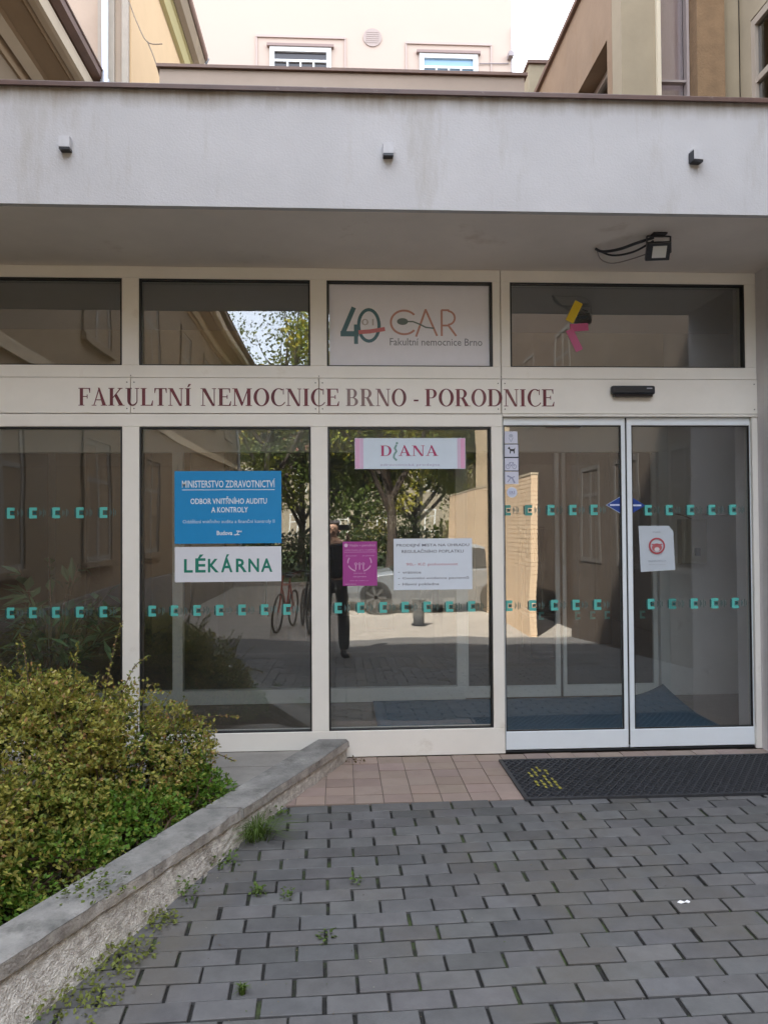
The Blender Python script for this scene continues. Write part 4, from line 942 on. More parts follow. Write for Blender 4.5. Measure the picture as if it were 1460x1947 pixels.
def wall_window(parent, axis, pos, a0, a1, z0, z1, into, mull=1, depth=.16, fmat=BWH, surround=None):
    """window set into a wall: axis 'x' = wall plane X=pos running along Y; into = +1/-1 direction into the wall"""
    def B(M, u0, u1, d0, d1, w0, w1):
        d0, d1 = sorted((pos + into * d0, pos + into * d1))
        if axis == 'x': M.box(d0, d1, u0, u1, w0, w1)
        else: M.box(u0, u1, d0, d1, w0, w1)
    M = MB(); t = .07
    B(M, a0, a1, -.012, .10, z0, z0 + t); B(M, a0, a1, -.012, .10, z1 - t, z1); B(M, a0, a0 + t, -.012, .10, z0 + t, z1 - t); B(M, a1 - t, a1, -.012, .10, z0 + t, z1 - t)
    for k in range(mull):
        c = a0 + (a1 - a0) * (k + 1) / (mull + 1); B(M, c - .035, c + .035, -.006, .09, z0 + t, z1 - t)
    zc = z1 - (z1 - z0) * .33; 
    if z1 - z0 > 1.1:
        n_ = mull + 1
        for k in range(n_):
            u0 = a0 + (a1 - a0) * k / n_ + (.035 if k else t); u1 = a0 + (a1 - a0) * (k + 1) / n_ - (.035 if k < n_ - 1 else t); B(M, u0, u1, -.004, .09, zc - .03, zc + .03)
    w_ = M.build('window', fmat, parent)
    M = MB(); B(M, a0 + .06, a1 - .06, .02, .03, z0 + .06, z1 - .06); M.build('pane', WGL, w_)
    if surround:
        M = MB(); q = surround[1]
        B(M, a0 - q, a1 + q, -.035, -.0125, z1, z1 + q); B(M, a0 - q, a0, -.035, -.0125, z0, z1); B(M, a1, a1 + q, -.035, -.0125, z0, z1); B(M, a0 - q - .04, a1 + q + .04, -.08, -.0125, z0 - .08, z0)
        M.build('surround', surround[0], w_)
    return w_

# left wing: wall X=-3.46 from behind the canopy to 22 m in front
lw = empty('yellow_wing', (-3.46, -9, -.5), 'long yellow plastered wing with heavy brown eave at the top left', 'building')
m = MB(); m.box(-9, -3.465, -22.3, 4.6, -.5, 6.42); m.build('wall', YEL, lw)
m = MB(); prof = [(-3.6, 6.36), (-3.44, 6.36), (-3.40, 6.50), (-3.32, 6.53), (-3.30, 6.60), (-3.11, 6.66), (-3.07, 6.63), (-3.05, 6.68), (-2.99, 6.72), (-2.97, 6.86), (-3.6, 6.9)]
m.prism(prof, -22.9, 4.75, 'XZ'); m.build('cornice', CORN, lw)
m = MB(); m.prism([(-3.043, 6.66), (-2.985, 6.69), (-2.965, 6.85), (-2.95, 6.86), (-2.95, 6.69), (-2.982, 6.67)], -22.95, 4.75, 'XZ'); m.prism([(-3.39, 6.45), (-3.30, 6.52), (-3.29, 6.50), (-3.38, 6.43)], -22.93, 4.75, 'XZ'); m.build('cornice_moulding', CORL, lw)
m = MB(); m.prism([(-2.948, 6.90), (-2.87, 6.94), (-2.86, 7.04), (-2.92, 7.05), (-3.6, 7.3), (-3.6, 6.92), (-2.95, 6.90)], -23, 4.78, 'XZ'); m.tube([(-2.86, -23, 7.03), (-2.86, 4.78, 7.03)], .015, 8)
m.build('gutter', mat('brown_gutter', (.16, .085, .055), .5, var=.3, vscale=6), lw)
m = MB(); m.prism([(-2.9, 7.06), (-6.5, 8.8), (-9, 7.3), (-9, 6.5), (-3.6, 6.95)], -22.9, 4.7, 'XZ'); m.build('roof', mat('roof_tile', (.20, .07, .045), .8, var=.3, vscale=8), lw)
m = MB(); m.box(-3.464, -3.40, -22.35, -.6, -.5, .55); m.build('plinth', mat('grey_plinth', (.22, .20, .18), .9, var=.2), lw)
for yc in (-3.2, -6.4, -9.6, -12.8, -16.0, -19.2):
    for z0, z1 in ((1.0, 2.7), (4.1, 5.8)):
        wall_window(lw, 'x', -3.465, yc - .55, yc + .55, z0, z1, -1, 1, fmat=mat('old_grey_frame', (.26, .24, .21), .6), surround=(YEL, .12))
m = MB(); m.box(-3.464, -3.42, -22.3, 4.5, 3.3, 3.45); m.build('string_course', CORL, lw)
m = MB(); m.tube([(-3.38, -21.2, -.4), (-3.38, -21.2, 6.4), (-2.95, -21.2, 6.85)], .05, 10); m.tube([(-3.38, -8.0, -.4), (-3.38, -8.0, 6.4)], .05, 10); m.build('downpipe', mat('zinc', (.45, .47, .50), .35, .6), lw)

# narrow front-facing block with downpipe
nb = empty('beige_block', (-3, 5, 0), 'narrow pale beige house front with a white downpipe behind the canopy, top left', 'building')
m = MB(); m.box(-9, -2.58, 4.85, 8.4, -.3, 11); m.build('wall', BEI, nb)
m = MB(); m.box(-2.95, -2.75, 4.80, 4.8485, 0, 11.0); m.box(-2.66, -2.585, 4.8, 4.8485, 0, 11); m.build('pilaster', mat('grey_beige_plaster', (.42, .37, .30), .9, var=.1), nb)
m = MB(); m.tube([(-2.835, 4.70, 3.6), (-2.835, 4.70, 11)], .042, 12)
for z in (6.9, 8.2): m.box(-2.885, -2.785, 4.69, 4.80, z, z + .04)
m.build('downpipe', mat('white_zinc', (.62, .66, .74), .3, .2), nb)
m = MB(); m.tube(smooth_pts([(-2.82, 4.65, 8.15), (-2.6, 4.62, 8.02), (-2.43, 4.6, 7.6), (-2.3, 4.6, 7.35), (-2.12, 4.6, 7.33)]), .007, 5); m.tube(smooth_pts([(-2.3, 4.6, 7.36), (-2.2, 4.6, 7.1), (-2.1, 4.6, 6.75)]), .007, 5); m.build('hanging_cable', mat('old_cable', (.22, .17, .12), .7), nb)

# yellow side wing running back to the pink building
sw = empty('yellow_side_wing', (-2.6, 7, 0), 'warm yellow wing with stepped cornice running back beside the pink building', 'building')
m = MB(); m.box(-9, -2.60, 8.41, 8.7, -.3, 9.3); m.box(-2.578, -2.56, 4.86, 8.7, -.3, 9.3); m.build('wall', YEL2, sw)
m = MB(); m.prism([(-2.555, 9.05), (-2.50, 9.08), (-2.46, 9.25), (-2.43, 9.27), (-2.42, 9.45), (-2.555, 9.5)], 4.9, 8.66, 'XZ'); m.build('cornice_lower', mat('olive_plaster', (.42, .36, .17), .9), sw)
m = MB(); m.prism([(-2.418, 9.28), (-2.34, 9.34), (-2.30, 9.52), (-2.28, 9.64), (-2.555, 9.7), (-2.555, 9.51), (-2.418, 9.46)], 4.9, 8.68, 'XZ'); m.build('cornice', YEL, sw)
m = MB(); m.prism([(-2.278, 9.56), (-2.25, 9.6), (-2.25, 9.68), (-2.58, 9.8), (-2.58, 9.71), (-2.278, 9.65)], 4.9, 8.72, 'XZ'); m.build('gutter', MATS['brown_gutter'], sw)
m = MB(); m.tube([(-2.28, 8.78, 9.65), (-2.32, 8.78, 9.4), (-2.50, 8.78, 9.2), (-2.50, 8.78, 3)], .05, 10); m.build('downpipe', MATS['zinc'], sw)

# parapet of the low roof behind the canopy
pb = empty('parapet_block', (0, 4.2, 3.7), 'low beige parapet wall with dark metal coping just behind the canopy', 'wall')
m = MB(); m.box(-2.02, 2.17, 4.0, 4.3, 3.5, 6.68); m.build('wall', mat('parapet_render', (.36, .285, .225), .9, var=.1, vscale=2), pb)
m = MB(); m.box(-2.05, 2.20, 3.96, 4.34, 6.685, 6.72); m.build('coping', MATS['brown_gutter'], pb)
cb = empty('rooftop_block', (2.9, 5.6, 3.6), 'small tan rooftop block with dark coping between parapet and right wing', 'rooftop block')
m = MB(); m.box(2.62, 3.9, 5.6, 5.95, 3.6, 7.80); m.build('wall', mat('olive_render', (.36, .30, .20), .9, var=.1), cb)
m = MB(); m.box(2.60, 3.92, 5.57, 5.98, 7.803, 7.85); m.build('coping', MATS['brown_gutter'], cb)

# pink building
pk = empty('pink_building', (0, 12, 0), 'tall pale pink building with two white windows behind the roofs', 'building')
m = MB(); m.box(-24, 3.83, 12.0, 20, -.4, 21.8); m.build('wall', PINK, pk)
def ywin(x0, x1, z0, z1, sash):
    M = MB(); M.box(x0 - .30, x1 + .32, 11.962, 11.9995, z1 + .22, z1 + .27); M.box(x0 - .30, x0 - .27, 11.97, 11.9995, z0, z1 + .219); M.box(x1 + .29, x1 + .32, 11.97, 11.9995, z0, z1 + .219)
    w_ = M.build('window', mat('pink_trim', (.42, .33, .29), .8), pk)
    M = MB(); M.box(x0, x1, 11.93, 11.9990, z1 - .10, z1); M.box(x0, x0 + .10, 11.93, 11.999, z0, z1 - .10); M.box(x1 - .10, x1, 11.93, 11.999, z0, z1 - .10); M.box(x0 + .1, x1 - .1, 11.94, 11.999, z1 - .32, z1 - .27)
    for k in range(1, 4): c = x0 + .1 + (x1 - x0 - .2) * k / 4; M.box(c - .02, c + .02, 11.945, 11.999, z0, z1 - .32)
    M.build('frame', BWH, w_)
    M = MB(); M.box(x0 + .1, x1 - .1, 11.985, 11.9985, z0, z1 - .1); M.build('pane', sash, w_)
    M = MB(); M.box(x0 - .06, x1 + .06, 11.90, 11.9995, z1 + .002, z1 + .06); M.build('lintel', mat('lintel_brown', (.25, .18, .16), .8), w_)
ywin(-1.46, -.14, 9.9, 11.84, mat('window_dark', (.035, .032, .035), .15)); ywin(1.78, 3.06, 9.9, 11.78, mat('window_sky', (.20, .33, .46), .08))
m = MB()
V = []; F = []
for k in range(24): a = 2 * pi * k / 24; V += [(.76 + .20 * cos(a), 11.975, 12.12 + .20 * sin(a)), (.76 + .20 * cos(a), 11.9995, 12.12 + .20 * sin(a))]
F = [tuple(range(0, 48, 2))] + [(2 * k, (2 * k + 2) % 48, (2 * k + 3) % 48, 2 * k + 1) for k in range(24)]
m.add(V, F)
for k in range(6): m.box(.62, .90, 11.968, 11.9745, 12.0 + k * .045, 12.018 + k * .045)
m.build('air_vent', mat('vent_pinkgrey', (.34, .27, .24), .7), pk)
m = MB(); m.box(3.72, 3.83, 11.80, 11.9995, 11.70, 11.80); m.tube([(3.80, 11.93, 11.3), (3.80, 11.93, 12.4)], .012, 6); m.tube([(3.1, 11.97, 11.60), (3.75, 11.97, 11.62)], .012, 5); m.build('cable_bracket', mat('bracket_grey', (.28, .24, .24), .6), pk)

# right wing
rw = empty('tan_wing', (3.2, 3, 3), 'tan rendered stepped wing with tall windows at the top right', 'building')
m = MB()
# wall X=2.7 with a window opening Y 2.78..3.65, z 4.9..6.33
m.box(2.70, 2.95, 3.66, 5.56, 3.55, 7.3); m.box(2.70, 2.95, 2.56, 2.70, 3.55, 7.3); m.box(2.70, 2.95, 2.70, 3.66, 6.33, 7.3); m.box(2.70, 2.95, 2.70, 3.66, 3.55, 4.6)
m.build('wall', TAN, rw)
m = MB(); m.box(2.66, 2.95, 2.55, 5.54, 7.302, 7.36); m.build('coping', MATS['brown_gutter'], rw)
wall_window(rw, 'x', 2.88, 2.71, 3.65, 4.62, 6.31, 1, 0, fmat=mat('tan_frame', (.48, .42, .36), .5))
m = MB(); m.box(2.70, 3.03, 2.30, 2.555, 3.55, 9.5); m.build('wall', TAN2, rw)
m = MB(); m.box(3.032, 3.068, 2.26, 2.55, 3.55, 9.5); m.build('corner_trim', mat('cream_trim', (.62, .54, .40), .6), rw)
m = MB(); m.box(3.43, 3.70, 2.28, 2.555, 3.55, 9.5); m.build('pilaster', mat('brown_roughcast', (.27, .17, .09), .95, var=.25, vscale=8, bump=.6, bscale=50), rw)
m = MB(); m.box(3.702, 3.88, 2.36, 2.60, 3.55, 9.5); m.box(3.66, 3.875, 2.605, 2.75, 3.55, 9.5); m.build('wall', TAN2, rw)
m = MB(); m.box(3.075, 3.10, 2.44, 2.52, 3.55, 9.5); m.box(3.40, 3.425, 2.44, 2.52, 3.55, 9.5)
for z in (5.62, 5.78, 5.50, 5.38): m.box(3.10, 3.40, 2.46, 2.52, z, z + .022)
fr_ = m.build('window', mat('mauve_frame', (.36, .30, .28), .5), rw)
m = MB(); m.box(3.10, 3.40, 2.53, 2.54, 3.55, 9.5); m.build('pane', glass('clear_pane', .12, (.85, .8, .8)), fr_)
m = MB(); m.box(3.06, 3.43, 2.60, 2.62, 3.55, 9.5); m.build('curtain', CURT, fr_)
m = MB(); m.box(3.885, 4.1, -2.2, 2.35, 6.20, 9.5); m.box(3.885, 4.1, 2.15, 2.35, 3.72, 6.2); m.box(3.885, 4.1, -2.2, 2.15, 3.72, 4.4); m.build('wall', TAN2, rw)
m = MB(); m.box(3.885, 4.1, -8.0, -2.205, 3.0, 9.5); m.box(3.885, 4.1, -8.0, -.9, -.5, 2.995); m.build('shade_toned_wall', mat('shade_toned_brown_render', (.10, .075, .055), .9, var=.3, vscale=3), rw)  # shade on this stretch of the wing is put into its dark brown colour
for yc in (-3.6, -5.4, -7.0): wall_window(rw, 'x', 3.885, yc - .45, yc + .45, .9, 2.4, 1, 1, fmat=mat('grey_window_frame', (.12, .11, .10), .5))
wall_window(rw, 'x', 3.90, .05, 2.15, 4.4, 6.19, 1, 2, fmat=mat('pale_tan_frame', (.36, .30, .24), .5))
wall_window(rw, 'x', 3.90, -2.2, 0.0, 4.4, 6.19, 1, 2, fmat=mat('grey_window_frame', (.12, .11, .10), .5))
m = MB(); m.box(4.2, 8, -7.9, 9, -.5, 9.5); m.box(2.96, 4.19, 2.76, 9, 3.55, 7.2); m.build('room_block', ROOM, rw)

# ------------------------------------------------------------------ what stands behind the camera (mirrored in the glass)
BRK = mat('yellow_brick', (.82, .62, .42), .85, var=.2, vscale=10)
bw = empty('brick_wall', (3.3, -12, -.4), 'low sunlit yellow brick wall mirrored in the left door leaf', 'wall')
m = MB()
for k in range(37):
    z0 = -.45 + k * .0757
    m.box(3.19, 3.31, -18, -8.1, z0, z0 + .065, None); m.box(3.194, 3.30, -17.99, -8.106, z0 + .065, z0 + .0757)
m.build('wall_body', BRK, bw)
m = MB(); m.box(3.18, 3.32, -18.01, -8.09, 2.352, 2.39); m.build('coping', mat('pale_coping', (.5, .42, .3), .8), bw)
hs = empty('cream_house', (6.5, -15, -.4), 'cream house side behind the brick wall, mirrored at the edge of the middle window', 'building')
m = MB(); m.box(4.4, 10, -20, -14.3, -.45, 8); m.build('wall', mat('cream_plaster', (.62, .48, .32), .9, var=.08), hs)
for yc in (-17,): wall_window(hs, 'x', 4.4, yc - .5, yc + .5, 4.2, 5.6, 1, 1)
m = MB(); m.prism([(4.1, 8), (10.3, 8), (7.2, 10.5)], -20.3, -14.25, 'XZ'); m.build('roof', MATS['roof_tile'], hs)
an = empty('dark_annex', (6, -11, -.4), 'dark brown annex behind the low brick wall, mirrored in the left door leaf', 'building')
m = MB(); m.box(4.2, 10, -14.2, -8.05, -.45, 8.5); m.build('wall', mat('shade_toned_brown_render2', (.09, .06, .04), .9, var=.3, vscale=2), an)
for yc in (-9.6, -12.2): wall_window(an, 'x', 4.2, yc - .5, yc + .5, 3.6, 5.2, 1, 1, fmat=mat('grey_window_frame', (.12, .11, .10), .5))
fh = empty('distant_house', (0, -55, -.4), 'distant pale house beyond the trees, mirrored in the middle window', 'building')
m = MB(); m.box(-14, 20, -60, -50, -.45, 6.5); m.build('wall', mat('pale_house_wall', (.26, .22, .16), .9), fh)
for xc in range(-12, 20, 3): wall_window(fh, 'y', -50.0, xc - .6, xc + .6, 1, 2.6, -1, 1); wall_window(fh, 'y', -50.0, xc - .6, xc + .6, 4, 5.4, -1, 1)
m = MB(); m.prism([(-60.5, 6.5), (-49.5, 6.5), (-55, 10)], -14.5, 20.5, 'YZ'); m.build('roof', MATS['roof_tile'], fh)
m = MB(); m.add([(-60, -20, -.39), (60, -20, -.39), (60, -49, -.3), (-60, -49, -.3)], [(0, 3, 2, 1)]); tag(m.build('lawn', mat('lawn_green', (.07, .11, .02), .95, var=.4, vscale=2), org=(0, -30, -.39)), kind='structure')
m = MB(); m.box(-3.4, 30, -20.15, -20, -.42, -.27); tag(m.build('kerb', mat('kerb_stone', (.4, .38, .35), .85), org=(0, -20, -.42)), kind='structure')

TL_ = mat('tree_leaf', (.1, .1, .1), .5, attr=True, trans=.4, spec=.3)
def tree(label, x, y, h, cr, trunk_r, n, seed, pal, low=.35, fork=True, name='deciduous_tree', lsize=.16):
    random.seed(seed); z0 = -.4
    e = empty(name, (x, y, z0), label, 'tree', 'trees behind the photographer'); T_ = MB(); L = MB()
    top = Vector((x + U(-.4, .4), y, z0 + h * .55)); T_.tube(smooth_pts([(x, y, z0), (x + U(-.1, .1), y, z0 + h * .2), top], 4), [trunk_r * (1 - .06 * i) for i in range(9)], 9)
    tips = []
    for k in range(11):
        a = U(0, 2 * pi); s_ = U(.16, .5) if fork else U(.3, .6); b = Vector((x, y, z0 + h * s_)); t_ = Vector((x + cos(a) * cr * U(.4, .9), y + sin(a) * cr * U(.4, .9), z0 + h * U(.5, .95)))
        md = (b + t_) / 2 + Vector((cos(a) * .3, sin(a) * .3, -h * .03)); pp = smooth_pts([b, md, t_], 5); T_.tube(pp, [trunk_r * .5 * (1 - .08 * i) for i in range(len(pp))], 6); tips += [pp[-1], pp[7], pp[5]]
        for q in range(3):
            c = t_ + rv() * cr * .35; T_.tube([pp[6], (pp[6] + c) / 2 + rv() * .15, c], [.03, .02, .01], 5); tips.append(c)
    for k in range(14): tips.append(Vector((x + U(-1, 1) * cr * .8, y + U(-1, 1) * cr * .8, z0 + h * U(low, .95))))
    per = n // len(tips)
    for c in tips:
        rr_ = cr * U(.18, .36); g0 = U(.75, 1.2); base = random.choice(pal)
        for k in range(per):
            v = rv(); p = c + Vector((v.x, v.y, v.z * .75)) * rr_ * (R() ** .4)
            if p.z < z0 + h * low * .6: continue
            u = rv(); nn = rv(); nn = (nn - u * nn.dot(u)).normalized(); g_ = g0 * U(.75, 1.25)
            leafcard(L, p, nn, u, lsize * U(.7, 1.3), lsize * U(.5, .8), tuple(q * g_ for q in base))
    T_.build('trunk', BARK, e); L.build('crown', TL_, e); return e
PALY = [(.24, .25, .03), (.32, .28, .04), (.15, .18, .03)]; PALG = [(.10, .14, .025), (.15, .19, .035), (.08, .11, .02)]; PALS = [(.12, .14, .05), (.10, .13, .04)]
tree('forked tree in the middle of the reflection, bare trunk, behind the mirrored car', 1.55, -20.5, 10.5, 3.4, .22, 9000, 1, PALG + PALY, .40, lsize=.15)
tree('airy pale tree at the corner of the yellow wing, mirrored beside the blue board', -3.0, -26.5, 13, 3.4, .2, 7000, 2, PALS, .3, lsize=.14)
tree('bright yellow-green tree mirrored right of the forked trunk', 5.2, -24, 9, 3.4, .2, 15000, 3, PALY, .08, lsize=.17)
tree('broad yellow-green tree mirrored left of the forked trunk', -1.6, -30, 9, 4, .2, 17000, 4, PALY + PALG, .06, lsize=.2)
tree('dark green tree mirrored far behind the brick wall', 11, -30, 10, 4.5, .25, 8000, 5, PALG, .15, lsize=.22)
tree('mid green tree closing the row behind the distant hedge', 4, -36, 10, 5, .25, 15000, 6, PALG + PALY, .06, lsize=.24)
tree('tall green tree far left behind the yellow wing', -9.5, -34, 13, 5, .3, 8000, 8, PALG, .2, lsize=.24)
tree('yellow-green tree filling the gap straight behind the forked trunk', .8, -31, 8.5, 3.6, .2, 15000, 9, PALY, .06, lsize=.2)
random.seed(11)
L = MB(); hx = empty('hedge', (2, -25, -.4), 'dark hedge at the foot of the trees, mirrored behind the car', 'hedge')
for k in range(15000):
    p = Vector((U(-9, 16), -24.5 + U(-.8, .8), -.4 + U(0, 1.7) + .3 * noise.noise(Vector((k * .001, 0, 0))))); p.x = U(-9, 16)
    u = rv(); nn = rv(); nn = (nn - u * nn.dot(u)).normalized(); g_ = U(.6, 1.2); leafcard(L, p, nn, u, U(.1, .2), U(.07, .13), (.05 * g_, .075 * g_, .02 * g_))
L.build('foliage', TL_, hx)

# silver car
def car(x, y, z):
    e = empty('parked_car', (x + 2.1, y, z), 'silver saloon car with nose to the left, mirrored behind the fee notice', 'car')
    SIL = mat('silver_paint', (.26, .28, .30), .3, .5); hw = .86
    # lower body loft: stations along x with (z_low, z_high, halfwidth)
    st = [(0, .30, .52, .55), (.06, .22, .60, .72), (.25, .18, .70, .82), (.6, .18, .78, hw), (1.2, .18, .86, hw), (2.2, .18, .92, hw), (3.2, .18, .94, hw), (3.9, .20, .95, .84), (4.2, .24, .90, .78), (4.32, .34, .70, .66)]
    M = MB(); V = []; n = 8
    for (a, zl, zh, w_) in st: V += [(x + a, y - w_ * .9, z + zl), (x + a, y - w_, z + (zl + zh) * .45), (x + a, y - w_ * .97, z + zh - .06), (x + a, y - w_ * .82, z + zh), (x + a, y + w_ * .82, z + zh), (x + a, y + w_ * .97, z + zh - .06), (x + a, y + w_, z + (zl + zh) * .45), (x + a, y + w_ * .9, z + zl)]
    F = [(i * n + k, i * n + (k + 1) % n, (i + 1) * n + (k + 1) % n, (i + 1) * n + k) for i in range(len(st) - 1) for k in range(n)] + [tuple(range(n)), tuple((len(st) - 1) * n + k for k in range(n - 1, -1, -1))]
    M.add(V, F); M.build('body', SIL, e, smooth=False, bevel=.02)
    def cabin(name, pts, w0, w1, m_):
        M = MB(); V = [(x + a, y + s_ * (w0 + (w1 - w0) * (b - .9) / .5), z + b) for s_ in (-1, 1) for a, b in pts]; k = len(pts)
        M.add(V, [tuple(range(k)), tuple(range(2 * k - 1, k - 1, -1))] + [(i, (i + 1) % k, (i + 1) % k + k, i + k) for i in range(k)]); return M.build(name, m_, e)
    cabin('windows', [(1.15, .86), (1.95, 1.36), (3.15, 1.38), (3.85, .93)], .80, .60, mat('car_glass', (.02, .025, .03), .05))
    cabin('roof', [(1.88, 1.345), (2.0, 1.43), (3.1, 1.445), (3.28, 1.36)], .80, .60, SIL)
    for a in (.80, 3.42):
        for s_ in (-1, 1):
            M = MB(); M.tube([(x + a, y + s_ * .66, z + .31), (x + a, y + s_ * .88, z + .31)], .31, 24); wl_ = M.build('wheel', mat('tyre', (.02, .02, .02), .8), e)
            M = MB()
            for q in range(7): th_ = 2 * pi * q / 7; M.obox((x + a + cos(th_) * .10, y + s_ * .885, z + .31 + sin(th_) * .10), (cos(th_) * .1, 0, sin(th_) * .1), (0, .008, 0), (-sin(th_) * .022, 0, cos(th_) * .022))
            M.ring(x + a, z + .31, .21, .21, .03, .03, y + s_ * .885 - .01, y + s_ * .885 + .01); M.build('rim', mat('alloy', (.2, .2, .2), .4, .8), wl_)
    for s_ in (-1, 1):
        M = MB(); M.obox((x + .14, y + s_ * .66, z + .56), (.07, s_ * -.05, .0), (.01, .12, 0), (0, 0, .055)); M.build('headlight', mat('headlight', (.7, .72, .75), .1), e)
        M = MB(); M.obox((x + 1.5, y + s_ * .93, z + .93), (.05, 0, 0), (0, .08, 0), (0, 0, .06)); M.build('mirror', SIL, e)
    M = MB(); M.obox((x + .02, y, z + .34), (.04, 0, 0), (0, .5, 0), (0, 0, .07)); M.build('grille', DARK, e)
car(-.05, -12.9, -.40)

def bike(label, x, y, rot, col):
    e = empty('bicycle', (0, 0, 0), label, 'bicycle', 'bicycles mirrored beside the LÉKÁRNA sign'); z = .0
    M = MB()
    for cy_ in (-.52, .52):
        W_ = MB()
        for k in range(28):
            a, b = 2 * pi * k / 28, 2 * pi * (k + 1) / 28
            W_.tube([(0, cy_ + .33 * cos(a), .35 + .33 * sin(a)), (0, cy_ + .33 * cos(b), .35 + .33 * sin(b))], .020, 6, cap=False)
        for k in range(12): a = 2 * pi * k / 12; W_.tube([(0, cy_, .35), (0, cy_ + .32 * cos(a), .35 + .32 * sin(a))], .002, 4)
        W_.build('wheel', MATS['tyre'], e)
    for p, q in (((0, -.52, .35), (0, -.12, .88)), ((0, -.12, .82), (0, .40, .86)), ((0, -.05, .30), (0, -.14, .95)), ((0, -.05, .30), (0, .40, .80)), ((0, -.52, .35), (0, -.05, .30)), ((0, .52, .35), (0, .36, 1.0))): M.tube([p, q], .018, 8)
    M.build('bike_frame', mat('paint_' + col[0], col[1], .3), e)
    M = MB(); M.tube(smooth_pts([(-.28, .22, 1.02), (-.14, .36, 1.06), (0, .37, 1.03), (.14, .36, 1.06), (.28, .22, 1.02)], 4), .013, 8); M.build('handlebar', DARK, e)
    M = MB(); M.obox((0, -.15, .97), (.07, 0, 0), (0, .12, 0), (0, 0, .025)); M.build('saddle', DARK, e, bevel=.02)
    e.location = (x, y, -.40); e.rotation_euler = (0, radians(4), rot); return e
bike('red bicycle parked end-on, left one mirrored right of the LÉKÁRNA sign', -.98, -9.3, radians(12), ('red', (.35, .02, .02)))
bike('black bicycle parked end-on, right one mirrored right of the LÉKÁRNA sign', -.62, -9.5, radians(-8), ('black', (.03, .03, .035)))
e = empty('litter_bin', (1.45, -9.9, -.4), 'dark grey round litter bin standing on the mirrored sunny road', 'bin')
m = MB(); m.tube([(1.5, -9.9, -.36), (1.5, -9.9, .06), (1.5, -9.9, .08)], [.10, .12, .13], 16); m.build('bin_body', mat('bin_grey', (.05, .052, .055), .6), e)
m = MB(); m.tube([(1.5, -9.9, -.4), (1.5, -9.9, -.36)], .14, 16); m.build('foot', DARK, e)

# photographer (seen only in the glass)
def skin(name, verts, edges, radii, m_, parent, sub=2):
    o0 = Vector(ORG[parent.name]); me = bpy.data.meshes.new(name); me.from_pydata([tuple(Vector(v) - o0) for v in verts], edges, [])
    o = bpy.data.objects.new(name, me); COL.objects.link(o); o.parent = parent; ORG[o.name] = tuple(o0)
    o.modifiers.new('skin', 'SKIN')
    if not me.skin_vertices: return o
    for i, r_ in enumerate(radii):
        me.skin_vertices[0].data[i].radius = (r_, r_) if not isinstance(r_, tuple) else r_
    me.skin_vertices[0].data[0].use_root = True
    s_ = o.modifiers.new('sub', 'SUBSURF'); s_.levels = sub; s_.render_levels = sub
    me.materials.append(m_); return o
gz = ramp_z(-5.45); px_, py_ = -.10, -5.42
pe = empty('person', (px_, py_, gz), 'person in dark jacket and trousers taking the photo, mirrored in the middle window', 'person')
def Pp(dx, dy, dz): return (px_ + dx, py_ + dy, gz + dz)
SKIN = mat('skin', (.45, .27, .19), .5)
JV = [Pp(0, 0, .98), Pp(0, -.01, 1.15), Pp(0, -.01, 1.32), Pp(0, 0, 1.47), Pp(0, .02, 1.56), Pp(0, .03, 1.62), Pp(0, .035, 1.69), Pp(0, .03, 1.77),
      Pp(-.19, 0, 1.45), Pp(-.27, .10, 1.22), Pp(-.12, .31, 1.40), Pp(-.08, .36, 1.45),
      Pp(.19, 0, 1.45), Pp(.29, .10, 1.24), Pp(.24, .31, 1.42), Pp(.21, .36, 1.46),
      Pp(-.10, 0, .92), Pp(-.12, .04, .50), Pp(-.13, -.02, .09), Pp(-.14, .10, .04),
      Pp(.10, 0, .92), Pp(.13, .10, .50), Pp(.14, .12, .09), Pp(.16, .24, .04)]
JE = [(0, 1), (1, 2), (2, 3), (3, 4), (4, 5), (5, 6), (6, 7), (3, 8), (8, 9), (9, 10), (10, 11), (3, 12), (12, 13), (13, 14), (14, 15), (0, 16), (16, 17), (17, 18), (18, 19), (0, 20), (20, 21), (21, 22), (22, 23)]
JR = [(.15, .11), (.14, .10), (.16, .11), (.12, .09), .055, .07, .085, .06, .06, .045, .03, .028, .06, .045, .03, .028, .085, .06, .042, .035, .085, .06, .042, .035]
skin('body', JV, JE, JR, SKIN, pe)
jac = mat('navy_jacket', (.018, .02, .03), .8, var=.3, vscale=20)
idx = [0, 1, 2, 3, 8, 9, 10, 12, 13, 14]; mp_ = {k: i for i, k in enumerate(idx)}
skin('jacket', [JV[i] for i in idx], [(mp_[a], mp_[b]) for a, b in JE if a in mp_ and b in mp_], [(.18, .14), (.17, .13), (.19, .14), (.13, .11), .08, .065, .045, .08, .065, .045], jac, pe)
idx = [0, 16, 17, 18, 20, 21, 22]; mp_ = {k: i for i, k in enumerate(idx)}
skin('trousers', [JV[i] for i in idx], [(mp_[a], mp_[b]) for a, b in JE if a in mp_ and b in mp_], [(.16, .125), .105, .085, .07, .105, .085, .07], mat('dark_trousers', (.012, .012, .016), .8), pe)
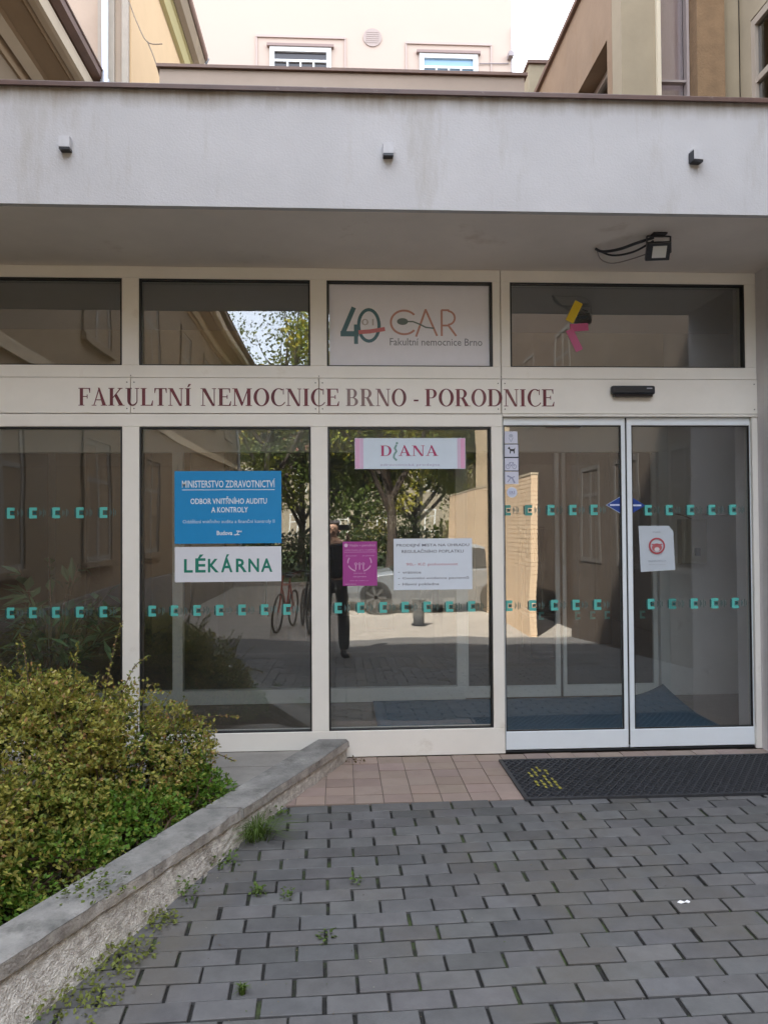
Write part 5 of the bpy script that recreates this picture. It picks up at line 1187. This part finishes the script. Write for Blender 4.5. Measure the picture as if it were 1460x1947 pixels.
for s_, f in ((-1, (19, 18)), (1, (23, 22))):
    b, t_ = Vector(JV[f[1]]), Vector(JV[f[0]]); d_ = (t_ - b); d_.z = 0; d_.normalize()
    skin('shoe', [b + Vector((0, 0, -.02)) - d_ * .03, b + d_ * .08 + Vector((0, 0, -.035)), b + d_ * .20 + Vector((0, 0, -.05))], [(0, 1), (1, 2)], [.065, .055, .040], DARK, pe)
skin('hair', [Pp(0, -.03, 1.70), Pp(0, -.01, 1.79), Pp(0, -.05, 1.62)], [(0, 1), (0, 2)], [.095, .085, .06], mat('dark_hair', (.03, .02, .015), .6), pe)
m = MB(); m.obox(Pp(0, .125, 1.665), (.012, 0, 0), (0, .018, 0), (0, 0, .02))
for s_ in (-1, 1): m.obox(Pp(s_ * .095, .02, 1.67), (.012, 0, 0), (0, .02, 0), (0, 0, .03))
m.obox(Pp(0, .105, 1.625), (.022, 0, 0), (0, .008, 0), (0, 0, .005)); m.build('face_features', SKIN, pe, bevel=.006)
m = MB()
for s_ in (-1, 1): m.obox(Pp(s_ * .032, .112, 1.695), (.012, 0, 0), (0, .006, 0), (0, 0, .006))
m.build('eyes', mat('eye', (.05, .04, .03), .2), pe)
# hands: palm plus five bent fingers each, closed on the phone edge
for s_, w_ in ((-1, 11), (1, 15)):
    h = Vector(JV[w_]); tgt = Vector((px_ + (.02 if s_ < 0 else .20), -5.035, 1.43)); V = [h]; E_ = []; r_ = [.03]
    palm = h + (tgt - h) * .5; V.append(palm); E_.append((0, 1)); r_.append(.028)
    for k in range(5):
        o_ = Vector((0, 0, (.03, .012, -.006, -.024, .045)[k])); b = len(V); ln = (.06, .066, .062, .05, .05)[k]
        V += [palm + o_ * .8 + Vector((-s_ * .006, .012, 0)), palm + o_ + Vector((-s_ * .012, .012 + ln * .4, 0)), palm + o_ + Vector((-s_ * .03, .0 + ln * .55, 0))]; E_ += [(1, b), (b, b + 1), (b + 1, b + 2)]; r_ += [.010, .009, .008]
    skin('hand', V, E_, r_, SKIN, pe, 1)
ph = empty('phone', (.05, -5.03, 1.36), 'black smartphone held up by the photographer, tiny in the reflection', 'phone')
m = MB(); m.box(-.02, .145, -5.04, -5.031, 1.405, 1.485); m.build('phone_body', DARK, ph, bevel=.003)
m = MB(); m.box(-.01, .135, -5.0412, -5.0402, 1.41, 1.48); m.build('screen', mat('screen_dark', (.01, .01, .012), .1), ph)
